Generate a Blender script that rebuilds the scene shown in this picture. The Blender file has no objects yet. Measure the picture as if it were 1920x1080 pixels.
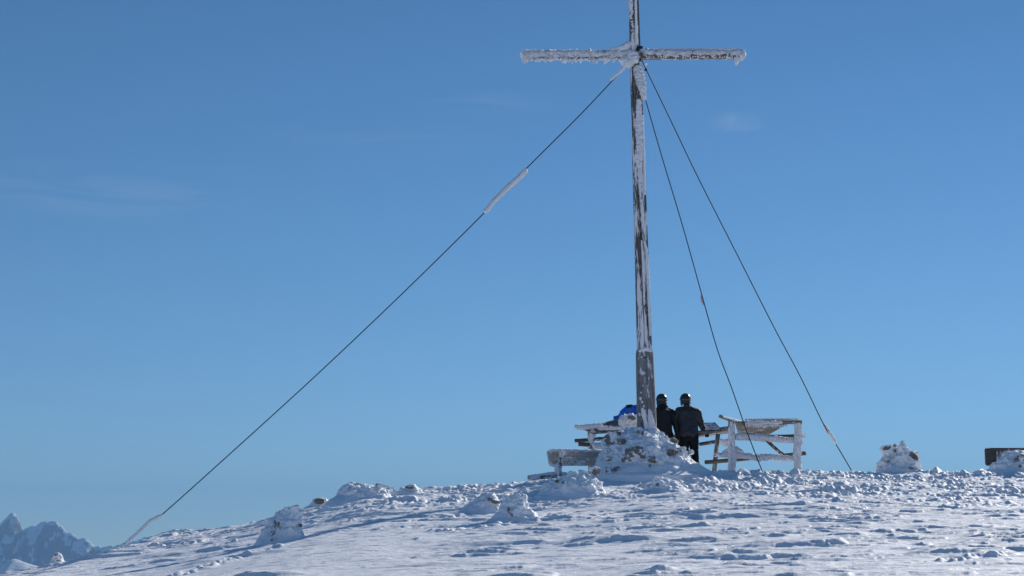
import bpy, bmesh, math, random
import numpy as np
from mathutils import Vector, Matrix, Quaternion

random.seed(7)
rng = np.random.default_rng(7)
scene = bpy.context.scene
COL = scene.collection
R = math.radians

# ------------------------------------------------------------------ camera
F = 3280.0
PITCH = R(8.0)
cam_d = bpy.data.cameras.new('camera')
cam_d.sensor_width = 36.0
cam_d.lens = 36.0 * F / 1920.0
cam_d.clip_start = 0.1
cam_d.clip_end = 90000
cam = bpy.data.objects.new('camera', cam_d)
COL.objects.link(cam)
cam.location = (0, 0, 0)
cam.rotation_euler = (R(90) + PITCH, 0, 0)
scene.camera = cam
scene.render.resolution_x = 1920
scene.render.resolution_y = 1080

CP, SP = math.cos(PITCH), math.sin(PITCH)
def P(px, py, Y):
    a = (px - 960) / F; b = (540 - py) / F
    d = Vector((a, CP - b * SP, SP + b * CP))
    return d * (Y / d.y)
def pix(v):
    f = v.y * CP + v.z * SP
    u = -v.y * SP + v.z * CP
    return 960 + F * v.x / f, 540 - F * u / f

# ------------------------------------------------------------------ noise
def _h(ix, iy, iz, seed):
    h = (ix.astype(np.int64) * 73856093) ^ (iy.astype(np.int64) * 19349663) ^ (iz.astype(np.int64) * 83492791) ^ (seed * 2654435761)
    h = (h ^ (h >> 13)) * 1274126177 & 0xffffffff
    h = (h ^ (h >> 16)) * 2246822519 & 0xffffffff
    return (h ^ (h >> 13)) & 0xffffffff
def vnoise(x, y, z=None, seed=0):
    """gradient noise, about -1..1"""
    x = np.asarray(x, float); y = np.asarray(y, float)
    z = np.zeros_like(x) if z is None else np.asarray(z, float)
    ix, iy, iz = np.floor(x), np.floor(y), np.floor(z)
    fx, fy, fz = x - ix, y - iy, z - iz
    ux, uy, uz = [f * f * f * (f * (f * 6 - 15) + 10) for f in (fx, fy, fz)]
    out = 0
    for dx in (0, 1):
        for dy in (0, 1):
            for dz in (0, 1):
                h = _h(ix + dx, iy + dy, iz + dz, seed)
                gx = (h & 1023) / 511.5 - 1; gy = ((h >> 10) & 1023) / 511.5 - 1; gz = ((h >> 20) & 1023) / 511.5 - 1
                w = (ux if dx else 1 - ux) * (uy if dy else 1 - uy) * (uz if dz else 1 - uz)
                out = out + w * (gx * (fx - dx) + gy * (fy - dy) + gz * (fz - dz))
    return out * 1.5
def fbm(x, y, z=None, seed=0, oct=4, gain=.5, lac=2.03):
    a, s, t = 1.0, 0, 0
    for o in range(oct):
        k = lac ** o
        s = s + a * vnoise(np.asarray(x) * k, np.asarray(y) * k, None if z is None else np.asarray(z) * k, seed + o * 17)
        t += a; a *= gain
    return s / t * 1.3
def cells(x, y, seed=0, density=1.0):
    """rounded clods: best bump (0..1) of jittered cells, each with its own size"""
    ix, iy = np.floor(x), np.floor(y)
    best = np.zeros_like(x)
    for dx in (-1, 0, 1):
        for dy in (-1, 0, 1):
            h = _h(ix + dx, iy + dy, ix * 0, seed)
            jx = (h & 1023) / 1023; jy = ((h >> 10) & 1023) / 1023; s = ((h >> 20) & 1023) / 1023
            h2 = _h(ix + dx, iy + dy, ix * 0 + 5, seed)
            keep = ((h2 & 1023) / 1023) < density
            r = .22 + .42 * s
            ex = .7 + .6 * ((h2 >> 10) & 1023) / 1023
            d2 = ((x - (ix + dx + jx)) * ex) ** 2 + ((y - (iy + dy + jy)) / ex) ** 2
            b = np.sqrt(np.clip(1 - d2 / r ** 2, 0, 1)) * r * 1.6 * keep
            best = np.maximum(best, b)
    return best
def sstep(a, b, x):
    t = np.clip((x - a) / (b - a), 0, 1)
    return t * t * (3 - 2 * t)

# ------------------------------------------------------------------ scene helpers
def link(o, parent=None):
    COL.objects.link(o)
    if parent is not None:
        o.parent = parent
    return o
def thing(name, label, cat, loc, group=None):
    o = bpy.data.objects.new(name, None)
    o.empty_display_size = .2
    o.location = loc
    COL.objects.link(o)
    o['label'] = label; o['category'] = cat
    if group: o['group'] = group
    return o
def np_mesh(name, verts, faces, mat, smooth=True):
    me = bpy.data.meshes.new(name)
    verts = np.asarray(verts, np.float32); faces = np.asarray(faces, np.int32)
    k = faces.shape[1]
    me.vertices.add(len(verts)); me.vertices.foreach_set('co', verts.ravel())
    me.loops.add(faces.size); me.loops.foreach_set('vertex_index', faces.ravel())
    me.polygons.add(len(faces))
    me.polygons.foreach_set('loop_start', np.arange(0, faces.size, k, dtype=np.int32))
    me.polygons.foreach_set('loop_total', np.full(len(faces), k, np.int32))
    me.update(calc_edges=True)
    me.polygons.foreach_set('use_smooth', np.full(len(faces), smooth, bool))
    me.materials.append(mat)
    return me
def put(name, me, parent, world=Matrix.Identity(4)):
    """mesh data whose coordinates are in frame `world`; parented root has only a location"""
    o = bpy.data.objects.new(name, me)
    COL.objects.link(o)
    if parent is not None:
        o.parent = parent
        o.matrix_local = Matrix.Translation(-Vector(parent.location)) @ world
    else:
        o.matrix_local = world
    return o
def sub(o, name, me, world):
    c = bpy.data.objects.new(name, me); COL.objects.link(c)
    c.parent = o
    base = Matrix.Translation(Vector(o.parent.location)) @ o.matrix_local if o.parent else o.matrix_local
    c.matrix_local = base.inverted() @ world
    return c

class MB:
    """accumulates quads (tris as degenerate-free via ngons are avoided: everything is quads/tris lists)"""
    def __init__(s): s.v = []; s.f = []
    def add(s, v, f):
        n = len(s.v); s.v += [tuple(p) for p in v]; s.f += [tuple(i + n for i in q) for q in f]
    def mesh(s, name, mat, smooth=True, bevel=0):
        me = bpy.data.meshes.new(name)
        me.from_pydata(s.v, [], s.f); me.update()
        bm = bmesh.new(); bm.from_mesh(me)
        bmesh.ops.recalc_face_normals(bm, faces=bm.faces)
        if bevel:
            es = [e for e in bm.edges if e.is_manifold and e.calc_face_angle(0) > .6]
            bmesh.ops.bevel(bm, geom=es, offset=bevel, segments=2, affect='EDGES', profile=.6)
        bm.to_mesh(me); bm.free()
        me.polygons.foreach_set('use_smooth', [smooth] * len(me.polygons))
        me.materials.append(mat)
        return me
def box(mb, c, s, rot=None):
    m = rot or Matrix.Identity(3)
    vs = [Vector(c) + m @ Vector((x * s[0] / 2, y * s[1] / 2, z * s[2] / 2)) for x in (-1, 1) for y in (-1, 1) for z in (-1, 1)]
    mb.add(vs, [(0, 1, 3, 2), (4, 6, 7, 5), (0, 4, 5, 1), (2, 3, 7, 6), (0, 2, 6, 4), (1, 5, 7, 3)])

def frame_along(p0, p1, up=Vector((0, -1, 0))):
    """matrix with local Z along p0->p1, local Y roughly away from `up` ; origin p0"""
    z = (p1 - p0).normalized()
    x = up.cross(z)
    if x.length < 1e-4: x = Vector((1, 0, 0))
    x.normalize(); y = z.cross(x)
    m = Matrix((x, y, z)).transposed().to_4x4()
    m.translation = p0
    return m

def timber(name, p0, p1, prof0, parent, mat, prof1=None, nseg=14, wob=.006, seed=0, round_ends=False, up=Vector((0, -1, 0)), subdiv=True):
    """solid timber of any cross-section polygon (list of (x,y)); slightly wavy; own local frame, z along the grain"""
    L = (p1 - p0).length
    prof1 = prof1 or prof0
    M = frame_along(p0, p1, up)
    n = len(prof0)
    vs = []; fs = []
    for i in range(nseg + 1):
        t = i / nseg
        wx, wy = wob * float(vnoise(t * L * 1.3 + seed, 3.1, seed=seed)), wob * float(vnoise(t * L * 1.3 + seed, 9.1, seed=seed + 1))
        sc = 1 + .05 * float(vnoise(t * L * 2 + 4, seed * 1.7, seed=seed + 2))
        for j in range(n):
            a, b = prof0[j], prof1[j]
            vs.append(((a[0] * (1 - t) + b[0] * t) * sc + wx, (a[1] * (1 - t) + b[1] * t) * sc + wy, t * L))
    for i in range(nseg):
        for j in range(n):
            k = (j + 1) % n
            fs.append((i * n + j, i * n + k, (i + 1) * n + k, (i + 1) * n + j))
    fs.append(tuple(range(n))[::-1]); fs.append(tuple(range(nseg * n, nseg * n + n)))
    me = bpy.data.meshes.new(name); me.from_pydata(vs, [], fs); me.update()
    bm = bmesh.new(); bm.from_mesh(me); bmesh.ops.recalc_face_normals(bm, faces=bm.faces)
    es = [e for e in bm.edges if any(len(f.verts) == n and n > 4 or False for f in e.link_faces)] if n > 8 else [e for e in bm.edges if e.calc_face_angle(0) > .9]
    if es: bmesh.ops.bevel(bm, geom=es, offset=min(.012, .15 * max(abs(p[0]) for p in prof0)), segments=2, affect='EDGES')
    bm.to_mesh(me); bm.free()
    me.polygons.foreach_set('use_smooth', [n > 8] * len(me.polygons))
    me.materials.append(mat)
    return put(name, me, parent, M)
def circ(r, n=12, q=1.0): return [(r * math.cos(2 * math.pi * i / n), r * q * math.sin(2 * math.pi * i / n)) for i in range(n)]
def rect(w, d): return [(-w / 2, -d / 2), (w / 2, -d / 2), (w / 2, d / 2), (-w / 2, d / 2)]

def crust_geo(path, seed, amp=.35, freq=14, flat=.7, nring=None, nseg=24, rough=.25):
    """rime crust round a path of (Vector, radius). flattened in world Y. returns verts, faces"""
    pts = [p for p, r in path]; rad = [r for p, r in path]
    cum = [0]
    for a, b in zip(pts, pts[1:]): cum.append(cum[-1] + (b - a).length)
    L = cum[-1]
    nring = nring or max(8, int(L / .011))
    t = np.linspace(0, L, nring)
    c = np.stack([np.interp(t, cum, [p[i] for p in pts]) for i in range(3)], 1)
    r = np.interp(t, cum, rad)
    endt = np.minimum(t, L - t)
    r = r * np.sqrt(np.clip(endt / (np.mean(rad) * .9 + 1e-6), 0.02, 1))
    tan = np.gradient(c, axis=0); tan /= np.linalg.norm(tan, axis=1)[:, None] + 1e-9
    yv = np.array([0, 1, 0.0])
    side = np.cross(tan, yv); side /= np.linalg.norm(side, axis=1)[:, None] + 1e-9
    dep = np.cross(side, tan)
    a = np.linspace(0, 2 * np.pi, nseg, endpoint=False)
    ca, sa = np.cos(a), np.sin(a)
    V = c[:, None, :] + r[:, None, None] * (ca[None, :, None] * side[:, None, :] + flat * sa[None, :, None] * dep[:, None, :])
    N = (ca[None, :, None] * side[:, None, :] + sa[None, :, None] * dep[:, None, :])
    x, y, z = V[..., 0], V[..., 1], V[..., 2]
    d = fbm(x * freq, y * freq, z * freq, seed, 4, .6) * amp + np.abs(vnoise(x * freq * 2.6, y * freq * 2.6, z * freq * 2.6, seed + 5)) * rough * 1.6
    d = d + .5 * rough * vnoise(x * freq * 5, y * freq * 5, z * freq * 5, seed + 8)
    V = V + N * (d * r[:, None])[..., None]
    nr = nring
    i = np.arange(nr - 1)[:, None] * nseg; j = np.arange(nseg)[None, :]; k = (j + 1) % nseg
    fs = np.stack([i + j, i + k, i + nseg + k, i + nseg + j], -1).reshape(-1, 4)
    return V.reshape(-1, 3), fs
ICO = {}
def ico(sub_):
    if sub_ not in ICO:
        bm = bmesh.new(); bmesh.ops.create_icosphere(bm, subdivisions=sub_, radius=1)
        ICO[sub_] = (np.array([v.co[:] for v in bm.verts]), np.array([[v.index for v in f.verts] for f in bm.faces]))
        bm.free()
    return ICO[sub_]
def feather_geo(p, d, ln, rd, seed, sub_=2):
    v, f = ico(sub_)
    q = Vector((0, 0, 1)).rotation_difference(Vector(d).normalized()).to_matrix()
    w = v.copy()
    s = (w[:, 2] + 1) / 2
    rr = rd * (1.15 - .45 * s)
    w = np.stack([w[:, 0] * rr, w[:, 1] * rr * .7, (s - .15) * ln], 1)
    w = w @ np.array(q).T + np.array(p)
    n = fbm(w[:, 0] * 30, w[:, 1] * 30, w[:, 2] * 30, seed, 2)
    w = w + v * (n * rd * .6)[:, None]
    return w, f
def tri_q(fs):
    fs = np.asarray(fs)
    return fs if fs.shape[1] == 3 else np.concatenate([fs[:, [0, 1, 2]], fs[:, [0, 2, 3]]])
def combine(parts):
    V = []; Fc = []; n = 0
    for v, f in parts:
        V.append(v); Fc.append(tri_q(f) + n); n += len(v)
    return np.concatenate(V), np.concatenate(Fc)
def rime(name, parts, parent, mat=None):
    v, f = combine(parts)
    L = np.array(parent.location)
    return_me = np_mesh(name, v, f, mat or M_RIME)
    return put(name, return_me, parent)
def ppath(lst, Y, s=None):
    """list of (px,py,rpx) at depth Y -> path"""
    return [(P(a, b, Y), c * Y / F) for a, b, c in lst]

# ------------------------------------------------------------------ materials
def mat(name):
    m = bpy.data.materials.new(name); m.use_nodes = True
    nt = m.node_tree; nt.nodes.clear()
    out = nt.nodes.new('ShaderNodeOutputMaterial'); b = nt.nodes.new('ShaderNodeBsdfPrincipled')
    nt.links.new(b.outputs[0], out.inputs[0])
    return m, nt, b
def N(nt, t, **kw):
    n = nt.nodes.new('ShaderNode' + t)
    for k, v in kw.items():
        if k.startswith('i_'): n.inputs[k[2:]].default_value = v
        else: setattr(n, k, v)
    return n
def coord(nt, scale=(1, 1, 1), kind='Object'):
    tc = N(nt, 'TexCoord'); mp = N(nt, 'Mapping'); mp.inputs['Scale'].default_value = scale
    nt.links.new(tc.outputs[kind], mp.inputs[0]); return mp.outputs[0]
def ramp(nt, src, stops, interp='LINEAR'):
    r = N(nt, 'ValToRGB'); nt.links.new(src, r.inputs[0]); r.color_ramp.interpolation = interp
    e = r.color_ramp.elements
    while len(e) < len(stops): e.new(.5)
    for k, (p, c) in zip(e, stops):
        k.position = p; k.color = (c, c, c, 1) if isinstance(c, (int, float)) else (*c, 1)
    return r.outputs[0]
def noise(nt, vec, scale, detail=6, rough=.6, dist=0):
    n = N(nt, 'TexNoise'); n.inputs['Scale'].default_value = scale; n.inputs['Detail'].default_value = detail
    n.inputs['Roughness'].default_value = rough; n.inputs['Distortion'].default_value = dist
    nt.links.new(vec, n.inputs['Vector']); return n.outputs[0]
def bump(nt, b, h, strength, dist):
    n = N(nt, 'Bump'); n.inputs['Strength'].default_value = strength; n.inputs['Distance'].default_value = dist
    nt.links.new(h, n.inputs['Height']); nt.links.new(n.outputs[0], b.inputs['Normal']); return n
def mixc(nt, f, a, b):
    m = N(nt, 'Mix', data_type='RGBA')
    nt.links.new(f, m.inputs[0])
    for s, i in ((a, 6), (b, 7)):
        if isinstance(s, tuple): m.inputs[i].default_value = (*s, 1)
        else: nt.links.new(s, m.inputs[i])
    return m.outputs[2]

def snow_mat(name, col=(.80, .83, .88), bs=.35, bd=.012, sc=28, glint=.0):
    m, nt, b = mat(name)
    v = coord(nt)
    a = noise(nt, v, sc, 8, .7)
    c = ramp(nt, noise(nt, v, .9, 4, .6), [(.35, tuple(x * .96 for x in col)), (.65, col)])
    nt.links.new(c, b.inputs['Base Color'])
    b.inputs['Roughness'].default_value = .62
    b.inputs['Specular IOR Level'].default_value = .3
    bump(nt, b, a, bs, bd)
    return m
M_SNOW = snow_mat('snow', col=(.86, .875, .91), sc=34, bs=.75, bd=.018)
M_CAP = snow_mat('drifted_snow', col=(.86, .875, .91), sc=18, bs=.6, bd=.03)
M_RIME = snow_mat('rime_ice', col=(.88, .87, .90), sc=45, bs=.9, bd=.02)

def wood_mat(name, dark=(.07, .06, .055), light=(.22, .2, .185), frost=.0, fscale=6, fstretch=.25):
    m, nt, b = mat(name)
    v = coord(nt, (14, 14, .9))
    g = noise(nt, v, 3, 8, .65, .6)
    c = ramp(nt, g, [(.3, dark), (.52, tuple((a + d) / 2 for a, d in zip(dark, light))), (.72, light)])
    cr = ramp(nt, noise(nt, coord(nt, (30, 30, .7)), 2.2, 3, .5), [(.40, .25), (.46, 1)])
    mul = N(nt, 'Mix', data_type='RGBA', blend_type='MULTIPLY'); mul.inputs[0].default_value = 1
    nt.links.new(c, mul.inputs[6]); nt.links.new(cr, mul.inputs[7]); c = mul.outputs[2]
    hb = g
    if frost > 0:
        fn = noise(nt, coord(nt, (1, 1, fstretch)), fscale, 9, .72)
        k = 1 - frost
        fm = ramp(nt, fn, [(.33 + .3 * k, 0), (.37 + .3 * k, 1)])
        c = mixc(nt, fm, c, (.80, .79, .82))
        ad = N(nt, 'Math', operation='MULTIPLY_ADD'); nt.links.new(fm, ad.inputs[0]); ad.inputs[1].default_value = 1.5
        nt.links.new(g, ad.inputs[2]); hb = ad.outputs[0]
    nt.links.new(c, b.inputs['Base Color']); b.inputs['Roughness'].default_value = .8
    bump(nt, b, hb, .6, .012)
    return m
M_WOOD = wood_mat('weathered_wood', frost=.42)
M_WOOD_POST = wood_mat('weathered_timber_post', dark=(.05, .045, .045), light=(.17, .155, .15), frost=.44, fscale=7, fstretch=.15)
M_WOOD_BASE = wood_mat('weathered_timber_socket', dark=(.12, .115, .125), light=(.30, .285, .30), frost=.24, fscale=7, fstretch=.3)
M_WOOD_FROST = wood_mat('frosted_wood', dark=(.07, .055, .045), light=(.2, .16, .13), frost=.62, fscale=11, fstretch=.35)
M_WOOD_ARM = wood_mat('weathered_arm_timber', dark=(.09, .08, .07), light=(.24, .21, .18), frost=.4, fscale=9, fstretch=.5)
M_BOARD = wood_mat('grey_board', dark=(.16, .14, .12), light=(.36, .33, .29), frost=.22, fscale=8, fstretch=.6)
M_BOARD_SNOWLIT = wood_mat('snowlit_board', dark=(.46, .42, .35), light=(.72, .67, .58), frost=.4, fscale=9, fstretch=.6)  # light bounced off the snow is put into this paler, warmer wood colour
M_BOARD_DARK = wood_mat('dark_board', dark=(.07, .055, .045), light=(.20, .165, .14), frost=.12, fscale=8, fstretch=.6)

def rock_mat():
    m, nt, b = mat('rock')
    v = coord(nt)
    n1 = noise(nt, v, 5, 8, .7, .4)
    c = ramp(nt, n1, [(.3, (.07, .065, .06)), (.5, (.20, .19, .175)), (.7, (.33, .31, .28))])
    li = ramp(nt, noise(nt, v, 11, 4, .6), [(.60, 0), (.66, 1)])
    c = mixc(nt, li, c, (.30, .27, .15))
    sn = ramp(nt, noise(nt, v, 5, 7, .6), [(.50, 0), (.53, 1)])
    c = mixc(nt, sn, c, (.8, .82, .87))
    nt.links.new(c, b.inputs['Base Color']); b.inputs['Roughness'].default_value = .85
    bump(nt, b, n1, .9, .04)
    return m
M_ROCK = rock_mat()
def plain(name, col, rough=.5, metal=0, bs=0, sc=40, spec=.5):
    m, nt, b = mat(name)
    v = coord(nt)
    n = noise(nt, v, sc, 5, .6)
    c = ramp(nt, n, [(.3, tuple(x * .75 for x in col)), (.7, col)])
    nt.links.new(c, b.inputs['Base Color']); b.inputs['Roughness'].default_value = rough; b.inputs['Metallic'].default_value = metal
    b.inputs['Specular IOR Level'].default_value = spec
    if bs: bump(nt, b, n, bs, .01)
    return m
M_CABLE = plain('steel_cable', (.02, .025, .045), .8, 0, 0, 60, .1)
M_IRON = plain('black_iron', (.02, .02, .022), .5, .6, .3)
M_BLACK = plain('black_jacket_fabric', (.008, .009, .012), .65, 0, .5, 9, .35)
M_CHAR = plain('charcoal_jacket_fabric', (.023, .026, .034), .6, 0, .5, 9, .4)
M_PANTS = plain('black_trouser_fabric', (.007, .007, .009), .85, 0, .5, 14, .2)
M_BLUE = plain('blue_jacket_fabric', (.014, .13, .62), .55, 0, .5, 12, .3)
M_HELM = plain('black_helmet_shell', (.012, .013, .017), .36, 0, 0, 20, .5)
M_STRAP = plain('grey_strap', (.10, .105, .12), .7, 0, .3, 90)
M_RED = plain('red_trim', (.32, .03, .02), .8, 0, .3, 60)
M_SKIN = plain('skin', (.5, .3, .22), .6, 0, .1, 50)
M_HAIR = plain('brown_hair', (.05, .03, .02), .8, 0, .5, 90)
M_EYE = plain('eye', (.03, .02, .02), .2)
M_BOOT = plain('ski_boot_shell', (.05, .05, .055), .4)
M_GREY = plain('pale_grey_tab', (.45, .42, .38), .7)

def mountain_mat():
    m, nt, b = mat('mountain_rock_and_snow')
    tc = N(nt, 'TexCoord'); geo = N(nt, 'NewGeometry')
    sx = N(nt, 'SeparateXYZ'); nt.links.new(geo.outputs['Normal'], sx.inputs[0])
    mp = N(nt, 'Mapping'); mp.inputs['Scale'].default_value = (1, 1, 1.0); nt.links.new(tc.outputs['Object'], mp.inputs[0])
    n1 = noise(nt, mp.outputs[0], .012, 10, .7)
    ad = N(nt, 'Math', operation='MULTIPLY_ADD'); nt.links.new(n1, ad.inputs[0]); ad.inputs[1].default_value = .55
    nt.links.new(sx.outputs[2], ad.inputs[2])
    f = ramp(nt, ad.outputs[0], [(.82, 0), (.90, 1)])
    rk = ramp(nt, noise(nt, mp.outputs[0], .03, 8, .7), [(.3, (.10, .11, .13)), (.7, (.26, .27, .29))])
    c = mixc(nt, f, rk, (.80, .83, .88))
    nt.links.new(c, b.inputs['Base Color']); b.inputs['Roughness'].default_value = .8
    bump(nt, b, n1, .8, 12)
    return m
M_MOUNT = mountain_mat()

# ------------------------------------------------------------------ ground
YC = 40.0
CREST = [(-900, 1300), (-300, 1175), (0, 1088), (60, 1074), (100, 1063), (150, 1050), (200, 1043), (235, 1037), (262, 1025), (310, 1001), (360, 995), (420, 988), (500, 974), (560, 958), (600, 949), (640, 939), (700, 925),
         (760, 918), (820, 915), (900, 911), (1000, 904), (1100, 894), (1200, 889), (1300, 885), (1500, 885), (1920, 886), (2300, 900), (2900, 980), (3600, 1150)]
_cx = np.array([P(a, b, YC).x for a, b in CREST]); _cz = np.array([P(a, b, YC).z for a, b in CREST])
def softmin(a, b, k):
    h = np.clip(.5 + .5 * (b - a) / k, 0, 1)
    return b * (1 - h) + a * h - k * h * (1 - h)
def ground(X, Y, fine=True):
    X = np.asarray(X, float); Y = np.asarray(Y, float)
    zc = np.interp(X, _cx, _cz) + .0
    t = Y / YC
    tt = np.clip(t, 0, 1.6)
    rise = -1.6 + (zc + 1.6) * (.30 * tt + .70 * tt ** 2.1)
    rise = np.where(t < 0, -1.6 + t * .5, rise)
    drop = .02 + .13 * sstep(2, -9, X)
    top = zc + .03 - drop * (Y - YC) - .0035 * np.clip(Y - YC - 6, 0, 1e9) ** 1.6
    z = softmin(rise, top, .22)
    # summit falls away all round
    r = np.hypot(X * .8, Y - 25)
    z = z - .006 * np.clip(r - 45, 0, 400) ** 1.75 * 1.0
    z = np.maximum(z, -900 + 30 * fbm(X / 900, Y / 900, seed=3, oct=3))
    if not fine: return z
    near = sstep(70, 40, r)
    # broad swells
    z = z + near * .05 * fbm(X / 3.2 + 4, Y / 2.6, seed=11, oct=3) * sstep(44, 38, Y) 
    # long wind drifts in bands: sharp scarps towards the camera, gentle backs
    xr = X + .25 * Y; yr = Y - .12 * X
    rag = .13 * vnoise(X * 6, Y * 6, seed=19) + .09 * vnoise(X * 16, Y * 16, seed=20)
    def scarps(lam, a, sx, sy, seed, amp, mx, my, lo, hi, sharp):
        ph = yr / lam + a * fbm(xr / sx, yr / sy, seed=seed, oct=3) + rag * .5 / (lam + .3)
        s = ph - np.floor(ph)
        saw = np.where(s < sharp, sstep(0, sharp, s), (1 - (s - sharp) / (1 - sharp)) ** 1.4)
        return amp * saw * sstep(lo, hi, fbm(xr / mx, yr / my, seed=seed + 2, oct=3))
    smooth_left = 1 - .75 * sstep(1.5, -4.5, X + .25 * (Y - 28)) * sstep(34, 29, Y)
    z = z + near * scarps(1.5, 1.2, 3.6, 2.6, 21, .085, 3.2, 1.0, .10, .5, .07)
    busy = .55 + .45 * sstep(-.25, .15, fbm(X / 3.5, Y / 2.2, seed=36, oct=2))
    z = z + near * scarps(.60, 1.3, 2.3, 1.2, 31, .054, 1.7, .42, -.12, .34, .10) * smooth_left * busy
    z = z + near * scarps(.26, 1.2, 1.5, .6, 41, .036, 1.3, .26, -.16, .28, .12) * smooth_left * busy
    z = z + near * scarps(.12, .9, .8, .3, 46, .014, .6, .22, -.1, .3, .2)
    # trampled lumps and clods
    edge = 34.9 + 1.8 * fbm(X / 2.6, Y / 2.6, seed=51, oct=3) + 2.0 * sstep(4, -6, X) - 1.9 * sstep(4.5, 9, X)
    tr = sstep(edge - 1.6, edge + 1.6, Y) * sstep(56, 46, Y)
    pat = .22 + .78 * sstep(-.25, .35, fbm(X / 1.7, Y / 1.5, seed=53, oct=3))
    lf = .45 + .55 * sstep(-6, 1, X)
    tr = tr * pat * lf
    wx = X + .10 * fbm(X * 4, Y * 4, seed=61, oct=3); wy = Y + .10 * fbm(X * 4, Y * 4, seed=62, oct=3)
    z = z + tr * (.085 * cells(wx / .60, wy / .5, 71, .3) + .080 * cells(wx / .25, wy / .22, 73, .55) + .060 * cells(wx / .10, wy / .11, 75, .75)
                  + .04 * fbm(X * 2.2, Y * 2.2, seed=77, oct=4) + .03 * fbm(X * 9, Y * 9, seed=78, oct=3) - .045)
    # scattered clods on smooth snow
    sc = sstep(.18, .45, fbm(X / 1.5, Y / .9, seed=81, oct=3)) * near * (1 - tr) * (.12 + .88 * sstep(29.5, 33.5, Y))
    z = z + sc * (.050 * cells(wx / .17, wy / .18, 83, .3) + .032 * cells(wx / .08, wy / .09, 84, .4))
    # broken snow along two old tracks
    for (ax, ay, bx, by) in ((-5.2, 25.6, -3.9, 29.4), (5.4, 23.6, 7.6, 24.9), (-1.2, 30.4, 1.6, 31.9)):
        t = np.clip(((X - ax) * (bx - ax) + (Y - ay) * (by - ay)) / ((bx - ax) ** 2 + (by - ay) ** 2), 0, 1)
        dd = np.hypot(X - ax - t * (bx - ax), Y - ay - t * (by - ay)) + .08 * fbm(X * 2.5, Y * 2.5, seed=86, oct=2)
        z = z + sstep(.22, .08, dd) * (.06 * cells(wx / .15, wy / .17, 87, .6) - .012)
    z = z + near * .006 * fbm(X * 6, Y * 6, seed=91, oct=3)
    return z
def gz(x, y, fine=False):
    return float(ground(np.array([x]), np.array([y]), fine)[0])
def hit(px, py, lo=20, hi=41.5):
    """where the ray of a photo pixel meets the ground"""
    best = None
    for Y in np.arange(lo, hi, .05):
        p = P(px, py, float(Y))
        if gz(p.x, p.y) >= p.z: return p
    return P(px, py, hi)

def axis(a, b, step, far, grow=1.18):
    mid = np.arange(a, b, step)
    s = step; x = b; hi = []
    while x < far[1]: hi.append(x); s *= grow; x += s
    s = step; x = a; lo = []
    while x > far[0]: s *= grow; x -= s; lo.append(x)
    return np.array(lo[::-1] + list(mid) + hi)
gx = axis(-13.5, 13.5, .026, (-5200, 5200))
gy = axis(21.5, 42.5, .030, (-5200, 5200))
GX, GY = np.meshgrid(gx, gy)
GZ = ground(GX, GY)
nx, ny = len(gx), len(gy)
V = np.stack([GX, GY, GZ], -1).reshape(-1, 3)
i = (np.arange(ny - 1)[:, None] * nx + np.arange(nx - 1)[None, :]).reshape(-1)
Fq = np.stack([i, i + 1, i + nx + 1, i + nx], 1)
go = put('snow_ground', np_mesh('snow_ground', V, Fq, M_SNOW), None)
go['kind'] = 'structure'
print('ground verts', len(V))

# ------------------------------------------------------------------ far mountains
def ridge_sheet(name, prof, Yr, y0, y1, xr, nxx, nyy, slope, seed, amp, jag, base=-900, foot=0.8):
    px_ = np.array([P(a, b, Yr).x for a, b in prof]); pz_ = np.array([P(a, b, Yr).z for a, b in prof])
    xs = np.concatenate([np.linspace(-xr, px_[0] * 1.05, nxx // 4, endpoint=False), np.linspace(px_[0] * 1.05, px_[-1] * .9, nxx // 2, endpoint=False) if px_[-1] < 0 else np.linspace(px_[0] * 1.05, px_[-1], nxx // 2, endpoint=False), np.linspace(px_[-1] * .9 if px_[-1] < 0 else px_[-1], xr, nxx // 4)])
    ys = np.linspace(y0, y1, nyy)
    X, Y = np.meshgrid(xs, ys)
    wav = 130 * fbm(X / 500, X * 0 + 1, seed=seed, oct=2)
    d = Y - (Yr + 0 * wav)
    zr = np.interp(X * Yr / np.maximum(Yr, 1), px_, pz_)
    far = sstep(px_[0] * 1.02, px_[0] * 1.3, X) 
    zr = zr + np.where((X < px_[0]) | (X > px_[-1]), 90 * fbm(X / 700, X * 0, seed=seed + 3, oct=4), 0)
    zr = zr + jag * (fbm(X / 75, X * 0 + 7, seed=seed + 5, oct=5, gain=.65))
    ad = np.abs(d)
    rid = 1 - np.abs(fbm((X + .35 * d) / 170, d / 420, seed=seed + 9, oct=5, gain=.55)) * 2
    rid2 = 1 - np.abs(fbm((X - .2 * d) / 60, d / 130, seed=seed + 10, oct=4, gain=.6)) * 2
    rid3 = 1 - np.abs(fbm((X + .1 * d) / 24, d / 50, seed=seed + 12, oct=3, gain=.6)) * 2
    z = zr - slope * ad * (1 - .25 * np.clip(ad / 1500, 0, 1)) + amp * (rid - .8) * sstep(-20, 200, ad) + .4 * amp * (rid2 - .75) * sstep(-10, 70, ad) + .10 * amp * (rid3 - .75) * sstep(-5, 30, ad)
    z = np.maximum(z, base - 40 + 60 * fbm(X / 500, Y / 500, seed=seed + 20, oct=4))
    V = np.stack([X, Y, z], -1).reshape(-1, 3)
    a, b = X.shape
    i = (np.arange(a - 1)[:, None] * b + np.arange(b - 1)[None, :]).reshape(-1)
    Fq = np.stack([i, i + 1, i + b + 1, i + b], 1)
    o = put(name, np_mesh(name, V, Fq, M_MOUNT), None)
    o['kind'] = 'structure'
    return o
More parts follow.
